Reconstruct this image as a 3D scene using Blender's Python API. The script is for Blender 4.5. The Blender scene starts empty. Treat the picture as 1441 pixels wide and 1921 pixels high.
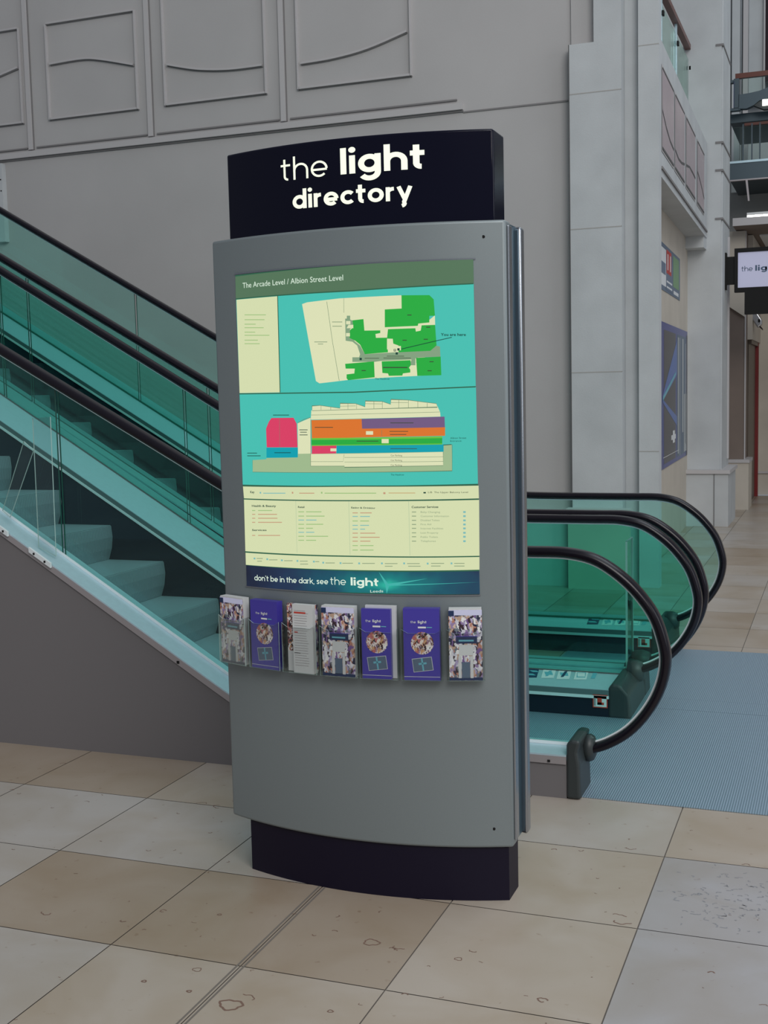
import bpy, bmesh, math, random
from mathutils import Vector, Matrix
from mathutils.geometry import tessellate_polygon
random.seed(7)
S = bpy.context.scene
COL = S.collection

# ------------------------------------------------------------------ camera
def look(yaw, pitch, roll):
    f = Vector((math.sin(yaw)*math.cos(pitch), math.cos(yaw)*math.cos(pitch), math.sin(pitch)))
    r = f.cross(Vector((0, 0, 1))).normalized(); u = r.cross(f)
    c, s = math.cos(roll), math.sin(roll)
    return c*r+s*u, -s*r+c*u, f
cd = bpy.data.cameras.new('camera'); cam = bpy.data.objects.new('camera', cd); COL.objects.link(cam)
R_, U_, F_ = look(-.365247, -.099486, -.023393)
cam.matrix_world = Matrix(((R_.x, U_.x, -F_.x, 0), (R_.y, U_.y, -F_.y, 0), (R_.z, U_.z, -F_.z, 1.55), (0, 0, 0, 1)))
cd.sensor_fit = 'HORIZONTAL'; cd.sensor_width = 36; cd.lens = 2254.7/1441*36; cd.clip_end = 200
S.camera = cam
# ------------------------------------------------------------------ world, light, exposure
w = bpy.data.worlds.new('world'); S.world = w; w.use_nodes = True
bg = w.node_tree.nodes['Background']; bg.inputs[0].default_value = (.80, .88, 1, 1); bg.inputs[1].default_value = .24
S.view_settings.view_transform = 'Standard'; S.view_settings.look = 'None'
S.view_settings.exposure = 0.0; S.view_settings.gamma = 1; S.view_settings.use_curve_mapping = False
def area(name, loc, rot, sx, sy, power, col):
    l = bpy.data.lights.new(name, 'AREA'); l.shape = 'RECTANGLE'; l.size = sx; l.size_y = sy; l.energy = power; l.color = col
    o = bpy.data.objects.new(name, l); COL.objects.link(o); o.location = loc; o.rotation_euler = rot; return o
area('skylight', (3.0, 9, 11), (0, math.radians(12), 0), 5, 22, 560, (.86, .94, 1))
area('side_daylight', (9, 4, 4), (0, math.radians(75), math.radians(5)), 5, 6, 200, (.9, .95, 1))  # daylight from the right, source out of view
def aim(p, q):
    return (Vector(q)-Vector(p)).to_track_quat('-Z', 'Y').to_euler()
area('front_fill', (5.0, -5, 9.0), aim((5.0, -5, 9.0), (-1.5, 5, 1.0)), 8, 6, 1000, (1, .97, .94))  # added fill from behind the camera, brightens the faces turned toward it

# ------------------------------------------------------------------ materials
def lin(c):
    c /= 255; return c/12.92 if c <= .04045 else ((c+.055)/1.055)**2.4
def rgb(r, g, b): return (lin(r), lin(g), lin(b), 1)
def mat(name, col, rough=.5, metal=0, emit=None, estr=1, spec=.5, coat=0):
    m = bpy.data.materials.new(name); m.use_nodes = True
    b = m.node_tree.nodes['Principled BSDF']
    b.inputs['Base Color'].default_value = col; b.inputs['Roughness'].default_value = rough
    b.inputs['Metallic'].default_value = metal; b.inputs['Specular IOR Level'].default_value = spec
    b.inputs['Coat Weight'].default_value = coat
    if emit: b.inputs['Emission Color'].default_value = emit; b.inputs['Emission Strength'].default_value = estr
    return m
def nd(m, t, **k):
    n = m.node_tree.nodes.new(t)
    for a, b in k.items(): setattr(n, a, b)
    return n
def lk(m, a, b): m.node_tree.links.new(a, b)
def bsdf(m): return m.node_tree.nodes['Principled BSDF']
def noisy(m, scale=6, amt=.08, bump=0, bscale=60):
    """gentle mottling of the base colour, optional fine bump"""
    b = bsdf(m); col = b.inputs['Base Color'].default_value[:]
    tc = nd(m, 'ShaderNodeTexCoord'); n = nd(m, 'ShaderNodeTexNoise'); n.inputs['Scale'].default_value = scale; n.inputs['Detail'].default_value = 5
    lk(m, tc.outputs['Object'], n.inputs['Vector'])
    r = nd(m, 'ShaderNodeValToRGB'); e = r.color_ramp.elements
    e[0].position = .3; e[1].position = .7
    e[0].color = tuple(c*(1-amt) for c in col[:3])+(1,); e[1].color = tuple(min(1, c*(1+amt)) for c in col[:3])+(1,)
    lk(m, n.outputs[0], r.inputs[0]); lk(m, r.outputs[0], b.inputs['Base Color'])
    if bump:
        n2 = nd(m, 'ShaderNodeTexNoise'); n2.inputs['Scale'].default_value = bscale; lk(m, tc.outputs['Object'], n2.inputs['Vector'])
        bp = nd(m, 'ShaderNodeBump'); bp.inputs['Strength'].default_value = bump; bp.inputs['Distance'].default_value = .01
        lk(m, n2.outputs[0], bp.inputs['Height']); lk(m, bp.outputs[0], b.inputs['Normal'])
    return m
def ribs(m, axis, pitch, strength=.6, dist=.003, rough=None):
    b = bsdf(m); tc = nd(m, 'ShaderNodeTexCoord'); wv = nd(m, 'ShaderNodeTexWave'); wv.bands_direction = axis
    wv.inputs['Scale'].default_value = .31416/pitch*1.0; wv.wave_profile = 'SIN'
    lk(m, tc.outputs['Object'], wv.inputs['Vector'])
    bp = nd(m, 'ShaderNodeBump'); bp.inputs['Strength'].default_value = strength; bp.inputs['Distance'].default_value = dist
    lk(m, wv.outputs['Fac'], bp.inputs['Height']); lk(m, bp.outputs[0], b.inputs['Normal'])
    return m, wv
def glass(name, tint, gloss=.35, rough=.02):
    m = bpy.data.materials.new(name); m.use_nodes = True; nt = m.node_tree; nt.nodes.clear()
    o = nd(m, 'ShaderNodeOutputMaterial'); mx = nd(m, 'ShaderNodeMixShader'); t = nd(m, 'ShaderNodeBsdfTransparent'); g = nd(m, 'ShaderNodeBsdfGlossy')
    f = nd(m, 'ShaderNodeFresnel'); f.inputs[0].default_value = 1.45
    k = nd(m, 'ShaderNodeMath', operation='MULTIPLY'); k.inputs[1].default_value = gloss; lk(m, f.outputs[0], k.inputs[0])
    t.inputs[0].default_value = tint; g.inputs['Roughness'].default_value = rough; g.inputs[0].default_value = (.9, 1, .95, 1)
    lk(m, k.outputs[0], mx.inputs[0]); lk(m, t.outputs[0], mx.inputs[1]); lk(m, g.outputs[0], mx.inputs[2]); lk(m, mx.outputs[0], o.inputs[0])
    return m
M = {}
M['plaster'] = noisy(mat('painted_plaster', (.47, .455, .45, 1), .8, spec=.2), 1.3, .04, .05)
M['stone'] = noisy(mat('pale_cut_stone', (.51, .53, .54, 1), .7, spec=.3), 3, .07, .08, 90)
M['warm'] = noisy(mat('beige_stone', (.56, .51, .44, 1), .7, spec=.3), 3, .06)
M['pinkpanel'] = noisy(mat('dusky_panel', (.42, .35, .37, 1), .45), 3, .05)
M['groove'] = mat('dark_joint', (.10, .10, .10, 1), .9)
M['jointshade'] = mat('grey_joint_and_shade', (.22, .21, .21, 1), .9)  # real joints, and the shade lines painted along mouldings
M['softjoint'] = mat('faint_joint', (.40, .39, .37, 1), .9)
M['bead'] = mat('painted_moulding', (.51, .49, .49, 1), .7)
M['silver'] = noisy(mat('silver_grey_paint', (.22, .255, .265, 1), .42, metal=.3, spec=.5), 900, .06)
M['silveredge'] = mat('brushed_edge', (.36, .38, .41, 1), .25, metal=.9)
M['bluemetal'] = mat('blue_channel', (.10, .17, .22, 1), .3, metal=.7)
M['black'] = mat('gloss_black_panel', (.003, .003, .012, 1), .14, spec=.22)
M['blackbase'] = mat('satin_black_plinth', (.006, .004, .016, 1), .5, spec=.25)
M['hole'] = mat('lock_hole', (.002, .002, .002, 1), .8)
M['rubber'] = mat('black_rubber', (.007, .005, .009, 1), .25, spec=.32)
M['cap'] = mat('dark_plastic_cap', (.030, .038, .040, 1), .45)
M['steel'] = noisy(mat('brushed_steel', (.54, .72, .80, 1), .38, metal=.4), 40, .03)
M['steelbright'] = mat('bright_trim', (.80, .86, .88, 1), .3, metal=.15)
M['strip'] = mat('dull_steel_strip', (.16, .21, .22, 1), .4, metal=.4)
M['lip'] = mat('edge_trim', (.40, .37, .38, 1), .4, metal=.4)
M['cladding'] = noisy(mat('grey_cladding', (.175, .165, .17, 1), .5, spec=.3), 500, .05)
M['skirt'] = mat('dark_skirt', (.008, .010, .022, 1), .2, spec=.5)
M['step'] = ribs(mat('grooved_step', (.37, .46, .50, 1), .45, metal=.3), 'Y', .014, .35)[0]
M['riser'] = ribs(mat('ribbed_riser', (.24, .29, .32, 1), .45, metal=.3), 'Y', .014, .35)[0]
m, wv = ribs(mat('ribbed_floor_plate', (.20, .26, .31, 1), .42, metal=.5), 'X', .009, .4, .003)
M['plate'] = m
tcn = [n for n in m.node_tree.nodes if n.type == 'TEX_COORD'][0]
mp = nd(m, 'ShaderNodeMapping'); mp.inputs['Rotation'].default_value = (0, 0, math.radians(0))
lk(m, tcn.outputs['Object'], mp.inputs[0]); lk(m, mp.outputs[0], wv.inputs['Vector'])
r = nd(m, 'ShaderNodeValToRGB'); r.color_ramp.elements[0].color = (.25, .36, .45, 1); r.color_ramp.elements[1].color = (.36, .48, .58, 1)
lk(m, wv.outputs['Fac'], r.inputs[0]); lk(m, r.outputs[0], bsdf(m).inputs['Base Color'])
M['glass'] = glass('green_glass', (.74, .965, .925, 1), .6)
M['paleglass'] = glass('pale_balcony_glass', (.90, .96, .94, 1), .6)
M['glassedge'] = mat('green_glass_edge', (.015, .10, .075, 1), .3)
M['acrylic'] = glass('clear_acrylic', (.985, .99, .99, 1), .4)
M['acrylicedge'] = mat('bright_acrylic_edge', (.42, .58, .55, 1), .2)
M['wood'] = mat('red_brown_wood', (.13, .035, .022, 1), .35)
M['white'] = mat('white_print', (.75, .77, .78, 1), .5)
M['red'] = mat('red_print', (.55, .05, .03, 1), .5)
M['navy'] = mat('navy_print', (.012, .03, .10, 1), .4)
M['teal'] = mat('teal_print', (.15, .45, .55, 1), .4)
M['violet'] = mat('violet_blue_cover', (.060, .045, .36, 1), .3)
M['paper'] = mat('white_paper', (.62, .64, .64, 1), .7)
M['darksteel'] = mat('blue_grey_steel', (.07, .10, .12, 1), .4, metal=.4)
M['door'] = mat('dark_brown_door', (.10, .075, .055, 1), .4)
M['redframe'] = mat('red_door_frame', (.20, .01, .01, 1), .4)
M['lamp'] = mat('lit_lamp', (1, 1, 1, 1), .4, emit=(1, 1, .85, 1), estr=4)
M['brown'] = noisy(mat('brown_soffit_and_shade', (.20, .155, .13, 1), .7), 4, .06)  # soffit colour; on the second pilaster it stands in for shade
M['signface'] = mat('lilac_sign_face', (.46, .46, .60, 1), .35, emit=(.25, .26, .36, 1), estr=.5)
M['signink'] = mat('blue_grey_lettering', (.06, .11, .18, 1), .4)
M['green'] = mat('green_print', (.16, .33, .13, 1), .4)
M['greyblue'] = mat('grey_blue_print', (.10, .15, .22, 1), .4)
M['darkwin'] = mat('dark_window', (.02, .008, .012, 1), .15)
M['camera_grey'] = mat('silver_housing', (.5, .5, .52, 1), .25, metal=.8)
M['veil'] = mat('dim_grey_wall_and_shade', (.26, .27, .27, 1), .7)  # far wall grey, also used for painted shade above the ceiling slab
SC = dict(cyan=(70, 192, 178), cream=(214, 222, 176), pale=(222, 226, 184), olive=(84, 116, 88), green=(36, 172, 62), lime=(105, 192, 62),
          gravel=(132, 162, 128), ground=(160, 186, 142), pink=(218, 62, 100), blue=(0, 160, 176), orange=(220, 116, 42), purple=(114, 90, 130),
          dark=(44, 96, 72), thin=(98, 128, 98), ink=(12, 62, 52), greyline=(176, 196, 160), greenprint=(152, 190, 122), redprint=(196, 150, 120),
          blueprint=(122, 186, 184), greyprint=(138, 158, 124), darkprint=(56, 70, 50), orangeprint=(200, 172, 122), whiteprint=(222, 240, 222))
for k_, v in SC.items():
    M['s_'+k_] = mat('backlit_'+k_, (.01, .01, .01, 1), .3, emit=rgb(*v), estr=.97, spec=.25)
M['letters'] = mat('lit_letters', (.3, .3, .3, 1), .4, emit=rgb(232, 240, 214), estr=1.0)
def photo(name, scale, cols, seed=0):
    """a printed collage of small photographs: irregular coloured patches"""
    m = mat(name, (.5, .5, .5, 1), .35)
    tc = nd(m, 'ShaderNodeTexCoord'); mp = nd(m, 'ShaderNodeMapping'); mp.inputs['Location'].default_value = (seed, seed*.7, seed*.3); mp.inputs['Scale'].default_value = (1.6, 1, 1)
    v = nd(m, 'ShaderNodeTexVoronoi'); v.inputs['Scale'].default_value = scale
    ns = nd(m, 'ShaderNodeTexNoise'); ns.inputs['Scale'].default_value = scale*.8
    add = nd(m, 'ShaderNodeVectorMath', operation='MULTIPLY_ADD'); add.inputs[1].default_value = (.03, .03, .03)
    lk(m, tc.outputs['Object'], mp.inputs[0]); lk(m, mp.outputs[0], ns.inputs['Vector']); lk(m, ns.outputs['Color'], add.inputs[0]); lk(m, mp.outputs[0], add.inputs[2]); lk(m, add.outputs[0], v.inputs['Vector'])
    sp = nd(m, 'ShaderNodeSeparateColor'); lk(m, v.outputs['Color'], sp.inputs[0])
    r = nd(m, 'ShaderNodeValToRGB'); r.color_ramp.interpolation = 'CONSTANT'
    e = r.color_ramp.elements
    for i, c in enumerate(cols):
        x = e[i] if i < 2 else e.new(i/len(cols))
        x.position = i/len(cols); x.color = rgb(*c)
    lk(m, sp.outputs[0], r.inputs[0]); lk(m, r.outputs[0], bsdf(m).inputs['Base Color'])
    return m
SKIN = [(150, 130, 170), (225, 225, 230), (185, 130, 110), (60, 40, 50), (175, 165, 200), (215, 190, 175), (110, 120, 130), (205, 205, 215), (120, 90, 150), (190, 160, 140), (235, 235, 235), (40, 40, 70)]
M['collage'] = photo('photo_collage', 82, SKIN, 1.3)
M['mosaic'] = photo('round_photo_mosaic', 112, [(225, 215, 215), (60, 30, 40), (190, 110, 110), (240, 240, 240), (100, 60, 50), (205, 160, 120), (30, 25, 40), (160, 130, 160), (235, 225, 215), (140, 80, 60)], 4.1)
# advert artwork on the tall poster: dark navy with blue beams and pale streaks
m = mat('poster_print', (.05, .05, .1, 1), .25); M['poster'] = m

# floor stone: one tint per slab plus fine cloudy veins
m = mat('limestone', (.5, .45, .38, 1), .33, spec=.45); M['tile'] = m
at = nd(m, 'ShaderNodeAttribute'); at.attribute_name = 'tint'
tc = nd(m, 'ShaderNodeTexCoord')
n1 = nd(m, 'ShaderNodeTexNoise'); n1.inputs['Scale'].default_value = 3.2; n1.inputs['Detail'].default_value = 8; n1.inputs['Distortion'].default_value = .6
n2 = nd(m, 'ShaderNodeTexNoise'); n2.inputs['Scale'].default_value = 26; n2.inputs['Detail'].default_value = 6
lk(m, tc.outputs['Object'], n1.inputs['Vector']); lk(m, tc.outputs['Object'], n2.inputs['Vector'])
r1 = nd(m, 'ShaderNodeValToRGB'); e = r1.color_ramp.elements; e[0].position = .35; e[1].position = .68
e[0].color = (1.03, 1.03, 1.04, 1); e[1].color = (.90, .85, .78, 1); lk(m, n1.outputs[0], r1.inputs[0])
r2 = nd(m, 'ShaderNodeValToRGB'); e = r2.color_ramp.elements; e[0].position = .24; e[1].position = .33
e[0].color = (.60, .46, .38, 1); e[1].color = (1, 1, 1, 1); lk(m, n2.outputs[0], r2.inputs[0])
x1 = nd(m, 'ShaderNodeMixRGB', blend_type='MULTIPLY'); x1.inputs[0].default_value = 1; lk(m, at.outputs['Color'], x1.inputs[1]); lk(m, r1.outputs[0], x1.inputs[2])
x2 = nd(m, 'ShaderNodeMixRGB', blend_type='MULTIPLY'); x2.inputs[0].default_value = .7; lk(m, x1.outputs[0], x2.inputs[1]); lk(m, r2.outputs[0], x2.inputs[2])
lk(m, x2.outputs[0], bsdf(m).inputs['Base Color'])
M['fossil'] = mat('rust_brown_fossil', (.20, .12, .09, 1), .5)
M['vein'] = mat('blue_grey_vein', (.27, .27, .285, 1), .5)
M['grout'] = mat('grey_grout', (.17, .15, .13, 1), .9)

# ------------------------------------------------------------------ mesh helpers
class MB:
    def __init__(s): s.v = []; s.f = []; s.m = []; s.mats = []
    def mi(s, m):
        if m not in s.mats: s.mats.append(m)
        return s.mats.index(m)
    def face(s, pts, m):
        b = len(s.v); s.v += [tuple(p) for p in pts]; s.f.append(tuple(range(b, b+len(pts)))); s.m.append(s.mi(m))
    def box(s, x0, x1, y0, y1, z0, z1, m):
        b = len(s.v); s.v += [(x, y, z) for x in (x0, x1) for y in (y0, y1) for z in (z0, z1)]
        for q in ((0, 1, 3, 2), (4, 6, 7, 5), (0, 4, 5, 1), (2, 3, 7, 6), (0, 2, 6, 4), (1, 5, 7, 3)):
            s.f.append(tuple(b+i for i in q)); s.m.append(s.mi(m))
        return s
    def prism(s, pts, y0, y1, m, edge=None):
        """polygon in the x,z plane pushed along y"""
        n = len(pts); b = len(s.v); s.v += [(x, y0, z) for x, z in pts]+[(x, y1, z) for x, z in pts]
        s.f.append(tuple(b+i for i in range(n))); s.m.append(s.mi(m)); s.f.append(tuple(b+n+i for i in reversed(range(n)))); s.m.append(s.mi(m))
        for i in range(n):
            j = (i+1) % n; s.f.append((b+i, b+n+i, b+n+j, b+j)); s.m.append(s.mi(edge or m))
        return s
    def prismz(s, pts, z0, z1, m):
        n = len(pts); b = len(s.v); s.v += [(x, y, z0) for x, y in pts]+[(x, y, z1) for x, y in pts]
        s.f.append(tuple(b+i for i in range(n))); s.f.append(tuple(b+n+i for i in reversed(range(n)))); s.m += [s.mi(m)]*2
        for i in range(n):
            j = (i+1) % n; s.f.append((b+i, b+n+i, b+n+j, b+j)); s.m.append(s.mi(m))
        return s
    def sweep(s, path, hy, hn, m, y, seg=12, power=1.0):
        """elliptic section swept along an x,z path lying in the plane y"""
        n = len(path); b = len(s.v)
        for i, (x, z) in enumerate(path):
            a = path[max(0, i-1)]; c = path[min(n-1, i+1)]
            t = Vector((c[0]-a[0], c[1]-a[1])); t.normalize(); nx, nz = -t.y, t.x
            for k in range(seg):
                q = 2*math.pi*k/seg; cy = math.copysign(abs(math.cos(q))**.7, math.cos(q)); cn = math.copysign(abs(math.sin(q))**.7, math.sin(q))
                s.v.append((x+nx*hn*cn, y+hy*cy, z+nz*hn*cn))
        for i in range(n-1):
            for k in range(seg):
                k2 = (k+1) % seg; s.f.append((b+i*seg+k, b+i*seg+k2, b+(i+1)*seg+k2, b+(i+1)*seg+k)); s.m.append(s.mi(m))
        s.f.append(tuple(b+k for k in reversed(range(seg)))); s.f.append(tuple(b+(n-1)*seg+k for k in range(seg))); s.m += [s.mi(m)]*2
        return s
    def build(s, name, parent=None, loc=None, smooth=False, bevel=0, rot=None):
        me = bpy.data.meshes.new(name); me.from_pydata(s.v, [], s.f)
        for m in s.mats: me.materials.append(M[m])
        for p, i in zip(me.polygons, s.m): p.material_index = i
        bm = bmesh.new(); bm.from_mesh(me); bmesh.ops.recalc_face_normals(bm, faces=bm.faces); bm.to_mesh(me); bm.free()
        if smooth:
            for p in me.polygons: p.use_smooth = True
        o = bpy.data.objects.new(name, me); COL.objects.link(o)
        if parent is not None: o.parent = parent
        if loc: o.location = loc
        if rot: o.rotation_euler = rot
        if bevel:
            md = o.modifiers.new('bevel', 'BEVEL'); md.width = bevel; md.segments = 3; md.limit_method = 'ANGLE'
        return o
def smooth_by_angle(o, deg=40):
    for p in o.data.polygons: p.use_smooth = True
    bm = bmesh.new(); bm.from_mesh(o.data)
    bmesh.ops.remove_doubles(bm, verts=bm.verts, dist=1e-6)
    for e in bm.edges:
        if len(e.link_faces) == 2 and e.calc_face_angle(0) > math.radians(deg): e.smooth = False
    bm.to_mesh(o.data); bm.free()
def tag(o, label, cat, group=None):
    o['label'] = label; o['category'] = cat
    if group: o['group'] = group
    return o
def struct(o): o['kind'] = 'structure'; return o
def thing(name, label, cat, loc=(0, 0, 0), rz=0, group=None):
    o = bpy.data.objects.new(name, None); COL.objects.link(o); o.location = loc; o.rotation_euler = (0, 0, rz); o.empty_display_size = .1
    return tag(o, label, cat, group)
def softstep(x0, slope, base, k):
    def f(x):
        t = (x0-x)/k
        return base+slope*k*(math.log1p(math.exp(t)) if t < 30 else t)
    return f
def frange(a, b, n): return [a+(b-a)*i/n for i in range(n+1)]
def catmull(p, sub=5):
    out = []
    for i in range(len(p)-1):
        a = p[max(0, i-1)]; b = p[i]; c = p[i+1]; d = p[min(len(p)-1, i+2)]
        for k in range(sub):
            t = k/sub
            out.append(tuple(.5*((2*b[j])+(-a[j]+c[j])*t+(2*a[j]-5*b[j]+4*c[j]-d[j])*t*t+(-a[j]+3*b[j]-3*c[j]+d[j])*t**3) for j in (0, 1)))
    out.append(tuple(p[-1])); return out

# ------------------------------------------------------------------ stroke lettering (rounded geometric lower case)
def arc(cx, cy, r, a0, a1, n=14, ry=None):
    ry = ry or r
    return [(cx+r*math.cos(math.radians(a0+(a1-a0)*i/n)), cy+ry*math.sin(math.radians(a0+(a1-a0)*i/n))) for i in range(n+1)]
def glyph(c, w):
    h = w/2; r = .5-h; R = .5
    bowl = arc(R, R, r, 0, 360, 28)
    if c == 'o': return 1.0, [bowl]
    if c in 'dqgab':
        st = {'d': [(1-h, 1.44), (1-h, 0)], 'a': [(1-h, 1), (1-h, 0)], 'b': [(h, 1.44), (h, 0)]}.get(c)
        if c == 'g': return 1.0, [bowl, [(1-h, 1), (1-h, .08)]+arc(R, .02, r, 0, -150, 14, r*.92)[0:]]
        return 1.0, [bowl, st]
    if c == 'c': return .9, [arc(R, R, r, 42, 318, 22)]
    if c == 'e': return 1.0, [arc(R, R, r, 0, 315, 24), [(h*.9, .46), (1-h*.7, .46)]]
    if c == 'l': return w, [[(h, 0), (h, 1.44)]]
    if c == 'i': return w, [[(h, 0), (h, 1)], arc(h, 1.3, w*.28, 0, 360, 14)]
    if c in 'hn':
        q = .42-h*.4
        return .84+h, [[(h, 0), (h, 1.44 if c == 'h' else 1)], [(h, .42)]+arc(h+q, 1-h-q, q, 180, 0, 14)+[(h+2*q, 0)]]
    if c == 't': return .62, [[(.22+h*.3, 1.32), (.22+h*.3, .28)]+arc(.22+h*.3+.20, .20+h, .20, 180, 275, 8), [(0, 1-h*.9), (.60, 1-h*.9)]]
    if c == 'r': return .56, [[(h, 0), (h, 1)], [(h, .55)]+arc(h+.36, .62, .36, 180, 88, 8, 1-h-.62)]
    if c == 'y': return .92, [[(h*.8, 1), (.46+h*.2, .06)], [(.92-h*.8, 1), (.42, -.12)]+arc(.26, -.18, .2, -10, -80, 5)]
    if c == 'k': return .86, [[(h, 0), (h, 1.44)], [(.80-h*.3, 1), (h, .36)], [(.36, .6), (.82, 0)]]
    if c == 's':
        return .72, [[(.66-h*.4, .80), (.50, .97-h*.7), (.30, .97-h*.6), (.14+h*.3, .84), (.14+h*.3, .68), (.30, .56), (.46, .47), (.60-h*.3, .34), (.58-h*.3, .16), (.42, .03+h*.7), (.22, .03+h*.7), (.04+h*.4, .2)]]
    if c == ',': return .22, [[(.12, .1), (.04, -.16)]]
    if c == "'": return .22, [[(.11, 1.40), (.11, 1.12)]]
    return .5, []
def stroke_quads(pts, w):
    closed = math.dist(pts[0], pts[-1]) < 1e-6
    q = []; n = len(pts); L = []; Rr = []
    for i, p in enumerate(pts):
        a = pts[i-1] if i > 0 else (pts[-2] if closed else p); b = pts[i+1] if i < n-1 else (pts[1] if closed else p)
        t = Vector((b[0]-a[0], b[1]-a[1])); t.normalize(); k = 1.0
        if a != p and b != p:
            t1 = Vector((p[0]-a[0], p[1]-a[1])).normalized(); k = 1/max(.5, abs(t1.dot(t)))
        L.append((p[0]-t.y*w/2*k, p[1]+t.x*w/2*k)); Rr.append((p[0]+t.y*w/2*k, p[1]-t.x*w/2*k))
    for i in range(n-1): q.append([L[i], Rr[i], Rr[i+1], L[i+1]])
    return q
def word_quads(word, w, gap=.16):
    """quads in units of x-height, plus the total width"""
    x = 0; out = []
    for c in word:
        if c == ' ': x += .45; continue
        adv, st = glyph(c, w)
        for s_ in st:
            if c == 'i' and len(s_) > 10:      # the dot: a filled disc
                cx = sum(p[0] for p in s_[:-1])/14; cy = 1.3; rr = w*.60
                d = arc(cx, cy, rr, 0, 360, 14)[:-1]
                out += [[(x+cx, cy), (x+d[j][0], d[j][1]), (x+d[(j+1) % 14][0], d[(j+1) % 14][1])] for j in range(14)]
            else: out += [[(x+a, b) for a, b in q] for q in stroke_quads(s_, w)]
        x += adv+gap
    return out, x-gap
def text_tris(body, bold=0):
    """triangles of a piece of type, in its own units, from the built-in font"""
    cu = bpy.data.curves.new('type', 'FONT'); cu.body = body; cu.offset = .02*bold; cu.resolution_u = 3
    ob = bpy.data.objects.new('type', cu); COL.objects.link(ob); bpy.context.view_layer.update()
    me = ob.to_mesh(); me.calc_loop_triangles()
    tr = [[(me.vertices[i].co.x, me.vertices[i].co.y) for i in t.vertices] for t in me.loop_triangles]
    ob.to_mesh_clear(); bpy.data.objects.remove(ob); bpy.data.curves.remove(cu)
    xs = [p[0] for t in tr for p in t]
    return tr, min(xs), max(xs)

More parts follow.
